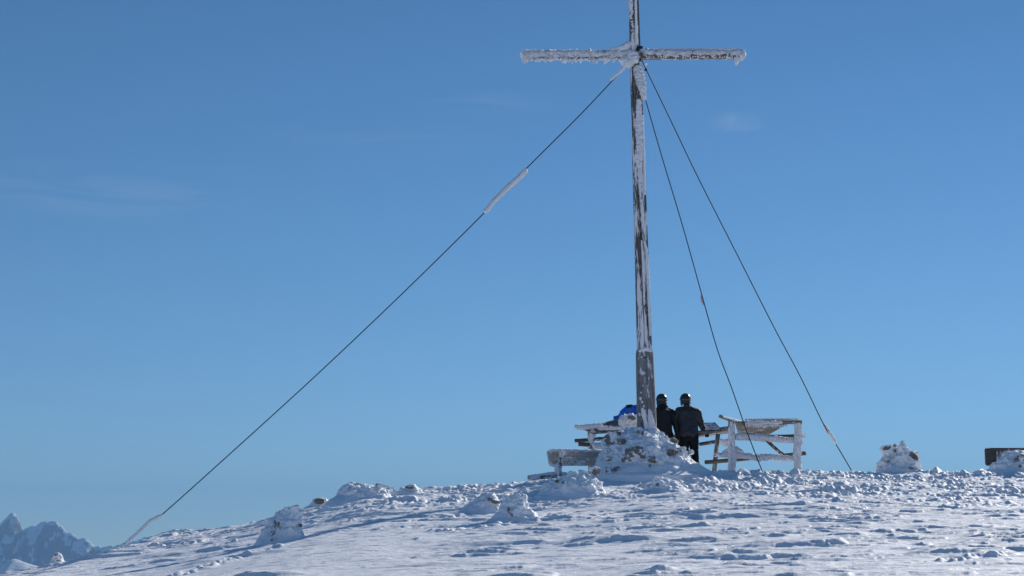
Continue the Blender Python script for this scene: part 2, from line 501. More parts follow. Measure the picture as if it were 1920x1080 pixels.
MR = [(-600, 1040), (-420, 1000), (-300, 1022), (-160, 1000), (-60, 1012), (0, 981), (10, 972), (20, 962), (28, 963), (35, 972), (42, 984), (49, 988), (58, 986), (72, 980), (85, 976), (98, 974), (108, 976), (118, 983),
      (128, 993), (142, 1001), (158, 1010), (175, 1018), (205, 1019), (228, 1020), (245, 1014), (262, 1009), (285, 1004), (330, 1010), (500, 1030), (900, 1030), (1400, 1012), (1900, 1035), (2500, 1020)]
ridge_sheet('mountains', MR, 7000, 4300, 9800, 9000, 1700, 460, 1.2, 5, 210, 16)
FR = [(-700, 1090), (-300, 1075), (-80, 1082), (0, 1064), (14, 1052), (27, 1047), (38, 1050), (55, 1056), (75, 1062), (120, 1085), (300, 1120), (1900, 1200)]
ridge_sheet('hills', FR, 3400, 2700, 4290, 4000, 1000, 240, .5, 15, 30, 2, base=-880)

# ------------------------------------------------------------------ cross
CY = 40.0
M2 = CY / F
cb = P(1213, 885, CY)
cross = thing('summit_cross', 'tall wooden summit cross coated in white rime, standing in a snowy stone mound', 'cross', cb)
def prof_post(w, d):
    # front face on the left, a deep seam, a slanting face on the right
    h = w / 2
    p = [(-h, -.30 * d), (-.40 * w, -.5 * d), (-.06 * w, -.5 * d), (-.045 * w, -.40 * d), (-.02 * w, -.40 * d), (0, -.5 * d), (.14 * w, -.5 * d), (h, -.12 * d), (h, .4 * d), (.3 * w, .5 * d), (-.4 * w, .5 * d), (-h, .3 * d)]
    return p
def tim_post(name, a, b, w0, w1, mat_, seed):
    pr = [(-x, y) for x, y in prof_post(w0, w0)]; pr1 = [(-x, y) for x, y in prof_post(w1, w1)]
    # local x axis of frame: up x z ; make sure +x is to the right
    z = (b - a).normalized(); x = Vector((0, -1, 0)).cross(z)
    sgn = 1 if x.x > 0 else -1
    pr = [(sgn * q[0], q[1]) for q in prof_post(w0, w0)]; pr1 = [(sgn * q[0], q[1]) for q in prof_post(w1, w1)]
    y = z.cross(x.normalized())
    if y.y < 0:
        pr = [(q[0], -q[1]) for q in pr]; pr1 = [(q[0], -q[1]) for q in pr1]
    L = (b - a).length; n = 40
    M = frame_along(a, b)
    vs = []; fs = []; k = len(pr)
    for i in range(n + 1):
        t = i / n
        for j in range(k):
            wv = 1 + .03 * float(vnoise(t * L * 1.5 + j * 3.3, seed, seed=seed))
            vs.append(((pr[j][0] * (1 - t) + pr1[j][0] * t) * wv, (pr[j][1] * (1 - t) + pr1[j][1] * t) * wv, t * L))
    for i in range(n):
        for j in range(k):
            q = (j + 1) % k
            fs.append((i * k + j, i * k + q, (i + 1) * k + q, (i + 1) * k + j))
    fs.append(tuple(range(k))[::-1]); fs.append(tuple(range(n * k, n * k + k)))
    mb = MB(); mb.add(vs, fs)
    return put(name, mb.mesh(name, mat_, False), cross, M)
tim_post('upright_beam', P(1209, 668, CY), P(1184.5, -110, CY), 28 * M2, 18 * M2, M_WOOD_POST, 3)
# socket: rounder, thicker timber with chamfered top
def socket():
    a, b = P(1214.5, 850, CY), P(1208.5, 657, CY)
    M = frame_along(a, b); L = (b - a).length
    k = 40; n = 30; vs = []; fs = []
    for i in range(n + 1):
        t = i / n
        w = (19.5 * (1 - t) + 17.2 * t) * M2
        if t > .97: w *= .93
        for j in range(k):
            an = 2 * math.pi * j / k
            sq = 1 / (abs(math.cos(an)) ** 4 + abs(math.sin(an)) ** 4) ** .25
            r = w * (.35 + .65 * sq) * .97
            da = (an - math.radians(-66 if True else 0)) % (2 * math.pi)
            da = min(da, 2 * math.pi - da)
            if da < .09: r *= .86
            r *= 1 + .015 * float(vnoise(t * 6, an * 3, seed=8))
            vs.append((r * math.cos(an), r * math.sin(an), t * L))
    for i in range(n):
        for j in range(k):
            q = (j + 1) % k
            fs.append((i * k + j, i * k + q, (i + 1) * k + q, (i + 1) * k + j))
    fs.append(tuple(range(k))[::-1]); fs.append(tuple(range(n * k, n * k + k)))
    mb = MB(); mb.add(vs, fs)
    return put('base_post', mb.mesh('base_post', M_WOOD_BASE, False), cross, M)
socket()
# cross arm
timber('cross_arm', P(984, 104.0, CY + .0), P(1391, 102.5, CY), rect(.195, .17), cross, M_WOOD_ARM, nseg=20, seed=4, up=Vector((0, -1, 0)))
# rime on the arm
FY = CY - .10
parts = []
def rpath(l, Y=FY): return ppath(l, Y)
ra = random.Random(12)
def segs(x0, x1, yc, r0, r1, lo, hi, gap, sd0):
    x = x0; k = 0
    while x < x1:
        w = min(ra.uniform(lo, hi), x1 - x + 4); n = max(3, int(w / 6))
        pts_ = []
        for q in range(n + 1):
            t = q / n
            pts_.append((x + w * t, yc + ra.uniform(-1.3, 1.3), ra.uniform(r0, r1)))
        parts.append(crust_geo(rpath(pts_, CY - ra.uniform(.045, .075)), sd0 + k, .5, 15, .95, rough=.5))
        x += max(w - ra.uniform(-gap, 9), 5); k += 1
segs(976, 1180, 101.5, 4.9, 7.2, 20, 60, -5.0, 1100)
segs(1206, 1394, 98.6, 3.8, 5.8, 18, 50, 3.0, 1200)
parts.append(crust_geo(rpath([(975, 104.5, 6), (983, 104, 8), (1000, 103, 7)], CY - .05), 11, .5, 15, 1.0, rough=.5))
parts.append(crust_geo(rpath([(1384, 102, 7), (1392, 103, 9), (1399, 103, 6)], CY - .07), 12, .5, 16, .9, rough=.5))
for _ in range(230):
    x = ra.uniform(976, 1394)
    if 1182 < x < 1206: continue
    left = x < 1190
    y = ra.uniform(96, 111 if left else 104)
    parts.append(feather_geo(P(x, y, CY - .115 - ra.uniform(0, .03)), (ra.uniform(-.9, .1), -.5, ra.uniform(-1, .3)), ra.uniform(3, 7) * M2, ra.uniform(1.2, 2.4) * M2, int(x * 3), 1))
parts.append(crust_geo(rpath([(1210, 93.5, 2.0), (1300, 93, 2.2), (1392, 94, 2.6)], CY - .02), 13, .5, 20, 2.2))
parts.append(crust_geo(rpath([(1140, 94, 2.5), (1160, 92, 4.5), (1176, 86, 7), (1184, 78, 4)], CY - .08), 14, .4, 14, .9))
parts.append(crust_geo(rpath([(1160, 112, 6), (1176, 116, 9), (1190, 120, 11)], CY - .1), 15, .4, 14, .9))
parts.append(crust_geo(rpath([(1178, 96, 10), (1188, 106, 11), (1196, 118, 9)], CY - .14), 16, .45, 14, .6))
rnd = random.Random(5)
for x in np.arange(980, 1184, 3.6):
    ln = rnd.choice([3, 4, 5, 6, 8, 11, 13]) * rnd.uniform(.7, 1.1)
    parts.append(feather_geo(P(x, 110 + rnd.uniform(-1, 2), CY - .08 - rnd.uniform(0, .06)), (-.25 + rnd.uniform(-.3, .2), rnd.uniform(-.4, .1), -1), ln * M2, rnd.uniform(1.6, 3.4) * M2, int(x)))
for x in np.arange(1212, 1396, 4.6):
    if rnd.random() < .25: continue
    ln = rnd.choice([2, 3, 4, 5, 7]) * rnd.uniform(.7, 1.1)
    parts.append(feather_geo(P(x, 105 + rnd.uniform(-1, 2), CY - .09 - rnd.uniform(0, .04)), (-.1 + rnd.uniform(-.3, .2), rnd.uniform(-.3, .1), -1), ln * M2, rnd.uniform(1.4, 2.6) * M2, int(x)))
for x, ln, rd in ((1137, 13, 5), (1061, 12, 5), (1090, 12, 3.5), (1008, 9, 4), (1382, 17, 5), (1034, 9, 4)):
    parts.append(feather_geo(P(x, 108, CY - .1), (-.15, 0, -1), ln * M2 * 1.1, rd * M2, int(x) + 3, 3))
for x in np.arange(982, 1396, 3.0):
    if 1176 < x < 1204: continue
    parts.append(feather_geo(P(x, 95.5, CY + rnd.uniform(-.09, .08)), (rnd.uniform(-.4, .4), rnd.uniform(-.5, .5), 1), rnd.uniform(2, 4.2) * M2, rnd.uniform(1.2, 2.2) * M2, int(x) + 9, 1))
rime('rime', parts, cross)
# rime on the upright
parts = []
D = CY - .115
parts.append(crust_geo(rpath([(1180.5, -80, 3), (1183.5, 0, 3.6), (1186, 60, 3.2), (1187, 84, 4)], CY - .10), 21, .55, 16, .5))
parts.append(crust_geo(rpath([(1191, -60, 1.8), (1192, 20, 2.0), (1193.5, 84, 2.4)], CY - .13), 22, .5, 18, .8))
parts.append(crust_geo(rpath([(1194, 122, 5), (1198, 140, 7.5), (1202, 160, 6.3), (1206, 176, 4), (1208.5, 188, 2.0)], CY - .16), 23, .6, 16, .7, rough=.6))
parts.append(crust_geo(rpath([(1186, 125, 3), (1189, 200, 3), (1190.5, 260, 3.2), (1191.5, 340, 3.4), (1194, 420, 3.4), (1197, 500, 4.2), (1199.5, 572, 3.6)], CY - .10), 24, .6, 16, .45))
parts.append(crust_geo(rpath([(1197, 185, 4), (1198.5, 240, 6), (1199.5, 300, 5), (1200, 345, 3), (1203, 400, 1.6)], CY - .135), 25, .5, 15, .45))
parts.append(crust_geo(rpath([(1205, 215, 1.8), (1207, 300, 2.4), (1209, 366, 1.5)], CY - .10), 26, .6, 18, .9))
parts.append(crust_geo(rpath([(1204, 440, 1.6), (1208, 455, 2.0), (1212, 468, 2.2), (1215, 520, 2.8), (1216.5, 570, 2.3), (1219, 630, 1.7)], CY - .13), 27, .6, 18, .8))
parts.append(crust_geo(rpath([(1203, 450, 1.4), (1206, 500, 2.0), (1208, 572, 1.7)], CY - .16), 28, .6, 18, .6))
parts.append(crust_geo(rpath([(1210, 590, 1.6), (1211, 640, 2.0)], CY - .17), 29, .6, 18, .6))
parts.append(crust_geo(rpath([(1197, 659, 2.4), (1210, 655, 4.0), (1222, 659, 2.4)], CY - .17), 30, .5, 14, .8))
for y in np.arange(100, 560, 5.5):
    x = 1184 + (y - 100) * .0285
    parts.append(feather_geo(P(x + rnd.uniform(-.3, .6), y, CY - .05), (-1, -.3, rnd.uniform(-.4, .3)), rnd.uniform(1.2, 3) * M2, rnd.uniform(1.2, 2.2) * M2, int(y), 1))
for y in np.arange(128, 186, 2.6):
    x = 1204 + (y - 128) * .085
    parts.append(feather_geo(P(x, y, CY - .15), (.8, -.3, rnd.uniform(-.8, .1)), rnd.uniform(3, 6) * M2, rnd.uniform(1.3, 2.2) * M2, int(y), 1))
# ice frozen on the foot of the base post
parts.append(crust_geo(rpath([(1217, 766, 2), (1219, 780, 4.5), (1221, 797, 6), (1222, 812, 7)], CY - .22), 31, .4, 14, .6))
parts.append(crust_geo(rpath([(1204, 764, 2.5), (1207, 776, 4.5), (1210, 790, 3), (1212, 806, 4)], CY - .24), 32, .5, 14, .5))
for (x, y, r_) in ((1203, 668, 1.6), (1208, 698, 1.8), (1206, 722, 1.4), (1201, 745, 2.6), (1204, 752, 2.0), (1199, 775, 2.2), (1202, 735, 1.5), (1219, 775, 2.5), (1207, 760, 2)):
    parts.append(feather_geo(P(x, y, CY - .21), (0, -.3, -1), r_ * 2.8 * M2, r_ * M2, int(x + y), 2))
rime('rime', parts, cross)
# iron fittings
mb = MB()
box(mb, P(1200, 89, CY - .12), (.13, .10, .05)); box(mb, P(1197, 112, CY - .13), (.12, .10, .07)); box(mb, P(1196, 101, CY - .13), (.05, .08, .30))
put('iron_bracket', mb.mesh('iron_bracket', M_IRON, False, .008), cross)
mb = MB(); box(mb, P(1209.5, 670, CY - .235), (.05, .03, .03)); put('bolt', mb.mesh('bolt', M_IRON, False, .006), cross)

# ------------------------------------------------------------------ guy cables
def cable(name_label, pts, extra=None, r=.0118):
    """pts: list of world Vectors; smooth tube"""
    root = thing('guy_cable', name_label, 'cable', pts[-1], 'steel cables bracing the summit cross')
    vs = []; fs = []; k = 6
    # Catmull-Rom resample
    fine = []
    q = [pts[0] * 2 - pts[1]] + pts + [pts[-1] * 2 - pts[-2]]
    for i in range(1, len(q) - 2):
        for s in range(24):
            t = s / 24
            p0, p1, p2, p3 = q[i - 1], q[i], q[i + 1], q[i + 2]
            fine.append(.5 * ((2 * p1) + (p2 - p0) * t + (2 * p0 - 5 * p1 + 4 * p2 - p3) * t * t + (3 * p1 - p0 - 3 * p2 + p3) * t ** 3))
    fine.append(pts[-1])
    for i, p in enumerate(fine):
        d = (fine[min(i + 1, len(fine) - 1)] - fine[max(i - 1, 0)]).normalized()
        s = d.cross(Vector((0, 1, 0))).normalized(); u = d.cross(s)
        for j in range(k):
            a = 2 * math.pi * j / k
            vs.append(p + r * (math.cos(a) * s + math.sin(a) * u))
    for i in range(len(fine) - 1):
        for j in range(k):
            fs.append((i * k + j, i * k + (j + 1) % k, (i + 1) * k + (j + 1) % k, (i + 1) * k + j))
    mb = MB(); mb.add(vs, fs)
    put('strand', mb.mesh('strand', M_CABLE, True), root)
    return root
def cpts(lst, Y0, Y1):
    x0, y0 = lst[0]; x1, y1 = lst[-1]
    out = []
    for x, y in lst:
        t = (y - y0) / (y1 - y0)
        out.append(P(x, y, Y0 * (1 - t) + Y1 * t))
    return out
YA = 39.6
w1 = cable('long guy cable running down left from the cross, with a thick rime sleeve halfway', cpts([(1184, 112), (1165, 133), (1090, 213), (987, 316), (908, 399), (760, 545), (600, 697), (440, 843), (306, 963), (294, 970), (281, 977), (268, 989), (252, 1004), (228, 1030)], CY - .05, YA))
rime('rime_sleeve', [crust_geo([(P(988, 317, CY - .2), 4.6 * M2), (P(975, 331, CY - .2), 4.4 * M2), (P(950, 353, CY - .2), 4.3 * M2), (P(925, 378, CY - .2), 3.9 * M2), (P(914, 392, CY - .2), 4.0 * M2), (P(908, 399, CY - .2), 3.6 * M2)], 41, .28, 16, 1, rough=.35)], w1)
YB = YA
rime('rime_sleeve', [crust_geo([(P(305, 966, YB), 3.0 * M2), (P(295, 970, YB), 3.2 * M2), (P(281, 977, YB), 2.8 * M2), (P(268, 989, YB), 2.5 * M2), (P(252, 1004, YB), 2.5 * M2), (P(238, 1017, YB), 2.6 * M2), (P(230, 1026, YB), 5.5 * M2)], 42, .25, 16, 1)], w1)
rime('rime_sleeve', [crust_geo([(P(1184, 118, CY - .12), 4 * M2), (P(1173, 122, CY - .12), 3.4 * M2), (P(1168, 130, CY - .1), 3.0 * M2), (P(1157, 139, CY - .1), 2.2 * M2), (P(1144, 151, CY - .1), 2.2 * M2)], 43, .6, 15, 1)] +
     [feather_geo(P(x, y, CY - .1), (-1, 0, -.6), ln * M2, 1.8 * M2, x, 1) for x, y, ln in ((1172, 126, 8), (1163, 134, 7), (1158, 140, 8), (1150, 146, 9), (1178, 118, 7))], w1)
w2 = cable('right-hand guy cable from the cross arm, with a short white rime sleeve near the snow', cpts([(1203, 112), (1209, 125), (1262, 235), (1310, 335), (1385, 483), (1452, 615), (1500, 705), (1545, 797), (1568, 834), (1600, 888)], CY - .1, 41.2))
rime('rime_sleeve', [crust_geo([(P(1544, 794, 41.1), 2.2 * M2), (P(1551, 806, 41.1), 3.4 * M2), (P(1560, 820, 41.1), 3.2 * M2), (P(1568, 833, 41.1), 2.2 * M2)], 44, .3, 16, 1)], w2)
rime('rime_sleeve', [feather_geo(P(1209, 121, CY - .12), (1, 0, .2), .06, .05, 3, 2)], w2)
mb = MB(); box(mb, P(1211, 131, CY - .1), (.06, .05, .05)); put('shackle', mb.mesh('shackle', M_IRON, False, .008), w2)
w3 = cable('middle guy cable, anchored before the right railing, with a small pinkish ice tuft', cpts([(1196, 130), (1212, 192), (1240, 290), (1276, 410), (1300, 495), (1318, 560), (1345, 655), (1372, 728), (1400, 808), (1430, 886)], CY - .1, 39.6))
M_PINK = snow_mat('tinted_ice', col=(.62, .42, .42), sc=40, bs=.8, bd=.01)
rime('ice_tuft', [crust_geo([(P(1314, 553, CY - .1), 1.0 * M2), (P(1317.0, 563, CY - .1), 2.4 * M2), (P(1320, 573, CY - .1), 1.4 * M2)], 45, .4, 20, 1)], w3, M_PINK)

# ------------------------------------------------------------------ snow and stone heaps
def mound_mesh(name, c, profs, H, seed, mt, rough=.06, step=.0, nr=90, na=200, depthk=1.0, skirt=.35):
    """profs: list of (angle deg, [(r,h)...]) ; angle 0 = right, 90 = away. c = base centre"""
    an = np.linspace(0, 2 * np.pi, na, endpoint=False)
    angs = np.array([p[0] for p in profs] + [profs[0][0] + 360], float) * np.pi / 180
    s = np.linspace(0, 1, nr)
    tabs = []
    for _, pr in profs + [profs[0]]:
        q = np.array(pr, float); 
        cum = np.concatenate([[0], np.cumsum(np.hypot(np.diff(q[:, 0]), np.diff(q[:, 1]) ))]); cum /= cum[-1]
        tabs.append(np.stack([np.interp(s, cum, q[:, 0]), np.interp(s, cum, q[:, 1])], 0))
    tabs = np.array(tabs)
    V = []
    rr = np.zeros((nr, na)); hh = np.zeros((nr, na))
    for j, a in enumerate(an):
        k = np.searchsorted(angs, a, side='right') - 1; k = min(max(k, 0), len(angs) - 2)
        t = (a - angs[k]) / (angs[k + 1] - angs[k]); t = t * t * (3 - 2 * t)
        rr[:, j] = tabs[k, 0] * (1 - t) + tabs[k + 1, 0] * t
        hh[:, j] = tabs[k, 1] * (1 - t) + tabs[k + 1, 1] * t
    x = rr * np.cos(an)[None]; y = rr * np.sin(an)[None] * depthk; z = hh.copy()
    # lumps displace outwards
    n = fbm(x * 2.6, y * 2.6, z * 3.2, seed, 3) ; n2 = fbm(x * 8, y * 8, z * 9, seed + 3, 3); n3 = np.abs(fbm(x * 3.2, y * 3.2, z * 4.5, seed + 6, 3))
    n4 = fbm(x * 24, y * 24, z * 24, seed + 9, 3)
    env = np.clip(z / H * 3, .25, 1)
    disp = (n * rough * 2.0 + n2 * rough * .8 + (n3 - .25) * rough * 1.6 + n4 * rough * .28) * env
    ss = s[:, None] * np.ones((1, na))
    nxr = .75; nzr = .65
    x = x + disp * nxr * np.cos(an)[None]; y = y + disp * nxr * np.sin(an)[None]; z = z + disp * nzr
    z[-3:] -= np.array([.03, .12, skirt])[:, None]
    V = np.stack([x + c.x, y + c.y, z + c.z], -1).reshape(-1, 3)
    i = np.arange(nr - 1)[:, None] * na; j = np.arange(na)[None, :]; k = (j + 1) % na
    fs = np.stack([i + j, i + na + j, i + na + k, i + k], -1).reshape(-1, 4)
    return np_mesh(name, V, fs, mt), (x + c.x, y + c.y, z + c.z)
def stone_mesh(p, s, seed, sub_=3, rot=0, blocky=.5):
    v, f = ico(sub_)
    w = v.copy()
    w = np.sign(w) * np.abs(w) ** (1 - .35 * blocky)
    n = fbm(w[:, 0] * 1.3 + seed, w[:, 1] * 1.3, w[:, 2] * 1.3, seed, 4, .55)
    w = w * (1 + .45 * n)[:, None]
    w = w * np.array(s)
    c, q = math.cos(rot), math.sin(rot)
    w = np.stack([w[:, 0] * c - w[:, 2] * q, w[:, 1], w[:, 0] * q + w[:, 2] * c], 1)
    return np_mesh('stone', w + np.array(p), f, M_ROCK)
def surf_Y(grid, px, py):
    """nearest depth of a heap's surface behind a pixel"""
    x, y, z = [g.ravel() for g in grid]
    f = y * CP + z * SP; u = -y * SP + z * CP
    X = 960 + F * x / f; Yp = 540 - F * u / f
    d = (X - px) ** 2 + (Yp - py) ** 2
    idx = np.where(d < 6 ** 2)[0]
    if len(idx) == 0: idx = np.argsort(d)[:3]
    return float(y[idx].min())
mc = Vector((P(1214, 880, CY).x, CY, P(1214, 888, CY).z))
mound = thing('stone_cairn', 'large snow-plastered stone heap holding the foot of the summit cross', 'stone heap', mc)
RT = [(0, 1.10), (.18, 1.02), (.32, .90), (.54, .70), (.86, .41), (1.2, .17), (1.5, .0), (1.7, -.08)]
LT = [(0, 1.12), (.24, 1.06), (.55, .98), (.86, .90), (.98, .66), (1.06, .40), (1.25, .14), (1.38, -.05)]
FT = [(0, 1.12), (.24, 1.04), (.50, .86), (.90, .72), (1.15, .45), (1.35, .18), (1.6, -.02), (1.8, -.1)]
mm, mgrid = mound_mesh('snow_crust', mc, [(0, RT), (90, FT), (180, LT), (270, FT)], 1.1, 101, M_CAP, rough=.066, nr=150, na=360)
put('snow_crust', mm, mound)
stones = [  # px, py, w px, h px, rot
    (1149, 821, 19, 12, .35), (1163, 828, 10, 7, .1), (1138, 846, 8, 6, .2), (1141, 860, 7, 5, 0), (1189, 847, 20, 11, .1), (1200, 852, 13, 8, -.2), (1175, 862, 11, 7, 0),
    (1224, 862, 14, 6, -.1), (1240, 865, 6, 4, 0), (1219, 873, 4, 3, 0), (1140, 882, 9, 7, 0), (1156, 879, 8, 4, .3), (1257, 848, 15, 7, .15), (1275, 843, 12, 5, .3), (1264, 826, 9, 5, -.4), (1196, 810, 5, 4, 0), (1208, 812, 7, 4, 0), (1296, 848, 6, 5, 0)]
for k, (x, y, w, h, ro) in enumerate(stones):
    Yd = surf_Y(mgrid, x, y)
    s = Yd / F
    put('stone', stone_mesh(P(x, y, Yd + .6 * h * s * .6), (w * s * .88, h * s * 1.0, h * s * .9), 200 + k, 4 if w > 12 else 3, ro), mound)

def heap(name, label, cat, x0, x1, ytop, ybase, peak, stones, seed, Y=None, group=None, rough=.05, depth=1.0, sharp=1.0, prof=None):
    xc = peak
    if Y is None: b = hit((x0 + x1) / 2, ybase); Y = b.y
    s = Y / F
    c = P(xc, ybase, Y)
    H = (ybase - ytop) * s
    rl = (xc - x0) * s; rr_ = (x1 - xc) * s; rf = (rl + rr_) / 2 * depth
    c = Vector((c.x, Y + rf * .35, c.z))
    def pf(r): 
        base = prof or [(0, 1), (.22, .96), (.42, .8), (.62, .5), (.82, .2), (1, 0)]
        return [(q * r, h * H) for q, h in base] + [(r * 1.15, -.12)]
    root = thing(name, label, cat, c, group)
    m, g = mound_mesh('snow_crust', c, [(0, pf(rr_)), (90, pf(rf)), (180, pf(rl)), (270, pf(rf))], H, seed, M_CAP, rough=rough, nr=90, na=180)
    put('snow_crust', m, root)
    for k, (x, y, w, h, ro) in enumerate(stones):
        Yd = surf_Y(g, x, y); q = Yd / F
        put('stone', stone_mesh(P(x, y, Yd + h * q * .3), (w * q, h * q, h * q), seed + k, 3, ro), root)
    return root
STEEP = [(0, 1), (.3, .97), (.5, .85), (.66, .5), (.84, .18), (1, 0)]
G = 'snow-covered rocks on the slope'
heap('snow_covered_rock', 'rounded snow-covered rock on the skyline of the left slope, dark stone showing on its right', 'rock', 612, 748, 903, 940, 668, [(716, 911, 12, 3.5, -.2), (732, 915, 9, 3, -.2)], 301, group=G, rough=.045)
heap('snow_covered_rock', 'small snow-capped stone on the skyline just left of the bigger rounded rock', 'rock', 568, 625, 934, 952, 598, [(599, 940, 9, 5, 0)], 311, group=G, rough=.03)
heap('snow_covered_rock', 'steep snow-plastered rock with dark specks, lowest on the left slope', 'rock', 478, 574, 951, 1016, 537, [(515, 982, 3, 6, 0), (523, 984, 2.5, 5, 0), (510, 1000, 6, 4, .4), (563, 985, 4, 3, 0), (527, 992, 3, 2, 0), (512, 1011, 5, 2, .4)], 321, group=G, rough=.06, prof=STEEP)
heap('snow_covered_rock', 'low drifted rock with a brown stone face on its upper right', 'rock', 854, 946, 925, 962, 918, [(919, 936, 5, 3.5, 0), (930, 942, 8, 3.5, -.2)], 331, group=G, rough=.035)
heap('snow_covered_rock', 'blocky snow-plastered rock standing in front of the drifted one, in mid-slope', 'rock', 914, 1018, 927, 976, 966, [(955, 958, 3, 7, .3), (960, 966, 2, 3, 0)], 342, group=G, rough=.045, prof=[(0, 1), (.2, .97), (.36, .85), (.5, .62), (.68, .32), (.85, .1), (1, 0)])
heap('snow_covered_rock', 'low snowy boulder with dark stones just left of the cross mound', 'rock', 1002, 1142, 878, 932, 1090, [(1118, 883, 8, 8, 0), (1044, 902, 4, 3, 0), (1058, 908, 4, 6, .2), (1108, 880, 5, 4, 0)], 351, group=G, rough=.06, prof=[(0, 1), (.22, .93), (.42, .74), (.62, .52), (.82, .24), (1, 0)])
heap('snow_covered_rock', 'tiny dark stone tipped with snow at the far left edge of the slope', 'rock', 88, 122, 1036, 1058, 106, [(104, 1043, 6, 5, 0), (108, 1049, 4, 3, 0)], 361, group=G, rough=.02)
heap('snow_covered_rock', 'low dark-tipped bump on the skyline between the rounded rock and the bench', 'rock', 742, 800, 908, 926, 770, [(768, 914, 8, 2.5, -.1)], 371, group=G, rough=.03)
heap('snow_covered_rock', 'flat snowy lump with a small dark stone in front of the cross mound', 'rock', 1205, 1300, 893, 921, 1240, [(1232, 909, 4, 3, 0)], 381, group=G, rough=.05)
heap('snow_covered_rock', 'flat snowy patch with a dark stone below the rime-sleeved cable', 'rock', 1555, 1605, 901, 916, 1575, [(1573, 912, 7, 2.2, 0)], 391, group=G, rough=.03)
# right cairn: jagged pile
cr = heap('stone_cairn', 'jagged upright pile of snow-plastered stones on the skyline right of the cables', 'stone heap', 1645, 1734, 836, 887, 1686,
          [(1663, 861, 5, 6, 0), (1663, 840, 7, 3.5, .3), (1678, 835, 4, 3, .2), (1710, 852, 8, 5, -.5), (1716, 858, 6, 5, -.4), (1658, 842, 2.5, 2, 0), (1678, 845, 2, 3, 0), (1709, 878, 4, 2, 0), (1678, 855, 2, 2, 0)], 401, Y=40.3, rough=.09,
          prof=[(0, 1), (.3, .98), (.52, .92), (.66, .62), (.82, .3), (1, 0)])
pk = []
for k, (x, y, w, h) in enumerate(((1693, 838, 6.5, 11), (1680, 840, 6, 6), (1667, 843, 8, 5), (1714, 852, 9, 7), (1700, 848, 8, 8))):
    v, f = ico(4)
    n = fbm(v[:, 0] * 1.5 + k, v[:, 1] * 1.5, v[:, 2] * 1.5, 420 + k, 4)
    q = 40.5 / F
    pk.append((v * (1 + .4 * n)[:, None] * np.array((w * q, w * q, h * q)) + np.array(P(x, y, 40.55)), f))
rime('snow_crust', pk, cr, M_CAP)
heap('snow_heap', 'snow-drifted rock heap at the right edge, in front of the dark bench back', 'snow heap', 1852, 1975, 843, 889, 1908, [(1915, 858, 7, 7, 0), (1918, 872, 8, 4, .2), (1905, 862, 4, 3, 0)], 431, Y=39.8, rough=.05)

# ------------------------------------------------------------------ railings
def log(root, name, a, b, r, mt=None, seed=0, Y=None, **kw):
    p0 = P(*a); p1 = P(*b)
    rr_ = r * p0.y / F
    return timber(name, p0, p1, circ(rr_, 14), root, mt or M_WOOD, nseg=max(6, int((p1 - p0).length / .12)), seed=seed, wob=.012, **kw)
def crustpx(l, seed, amp=.4, freq=14, flat=.8, rough=.3):
    return crust_geo([(P(a, b, Y), r * Y / F) for a, b, Y, r in l], seed, amp, freq, flat, rough=rough)
def panel(root, name, q, th, mt, planks=3, gap=.006):
    """board deck over quad q = [p00, p10, p11, p01] (world), split in planks along first direction"""
    mb = MB()
    n = (q[1] - q[0]).cross(q[3] - q[0]).normalized() * th
    for k in range(planks):
        t0 = k / planks; t1 = (k + 1) / planks - gap
        a = q[0].lerp(q[3], t0); b = q[1].lerp(q[2], t0); c = q[1].lerp(q[2], t1); d = q[0].lerp(q[3], t1)
        vs = [a, b, c, d, a + n, b + n, c + n, d + n]
        mb.add(vs, [(0, 1, 2, 3), (4, 7, 6, 5), (0, 4, 5, 1), (1, 5, 6, 2), (2, 6, 7, 3), (3, 7, 4, 0)])
    M = frame_along(q[0], q[1])
    Mi = M.inverted()
    mb.v = [tuple(Mi @ Vector(v)) for v in mb.v]
    return put(name, mb.mesh(name, mt, False, .004), root, M)

YR = 40.6
rr = thing('wooden_railing', 'rime-coated log railing with a sloping board top, right of the people', 'railing', Vector((P(1435, 880, YR).x, YR, P(1435, 884, YR).z)), 'wooden viewpoint railings')
log(rr, 'post', (1372, 895, YR), (1372, 787, YR), 6.5, M_WOOD_FROST, 1)
log(rr, 'post', (1496, 895, YR), (1496, 788, YR), 6.2, M_WOOD_FROST, 2)
log(rr, 'post', (1338.5, 892, 42.2), (1346, 814, 42.0), 4.2, M_WOOD, 3)
log(rr, 'rail', (1350, 780.5, 40.0), (1404, 798, 41.4), 3.2, M_BOARD, 4)
log(rr, 'rail', (1390, 793, YR + .1), (1504, 791, YR - .1), 3.5, M_BOARD, 5)
log(rr, 'rail', (1400, 790, 42.3), (1500, 789, 41.3), 3.4, M_BOARD_DARK, 6)
log(rr, 'rail', (1376, 820, YR + .1), (1499, 828, YR + .1), 4.0, M_WOOD_FROST, 7)
log(rr, 'rail', (1400, 820, 42), (1509, 817, YR + .3), 3.6, M_BOARD_DARK, 8)
log(rr, 'rail', (1340, 853, YR + .2), (1499, 861, YR + .1), 4.2, M_WOOD_FROST, 9)
log(rr, 'rail', (1322, 867, 42.0), (1511, 850, YR + .3), 3.8, M_BOARD_DARK, 10)
log(rr, 'brace', (1438, 826, 41.6), (1470, 854, 41.0), 3.4, M_WOOD, 11)
log(rr, 'rail', (1312, 833, 42.6), (1350, 827, 42.2), 3.4, M_WOOD, 13)
panel(rr, 'sloping_board', [P(1378, 792, YR), P(1482, 792, YR), P(1438, 817.5, 42.0), P(1384, 815, 42.0)], .03, M_BOARD, 4)
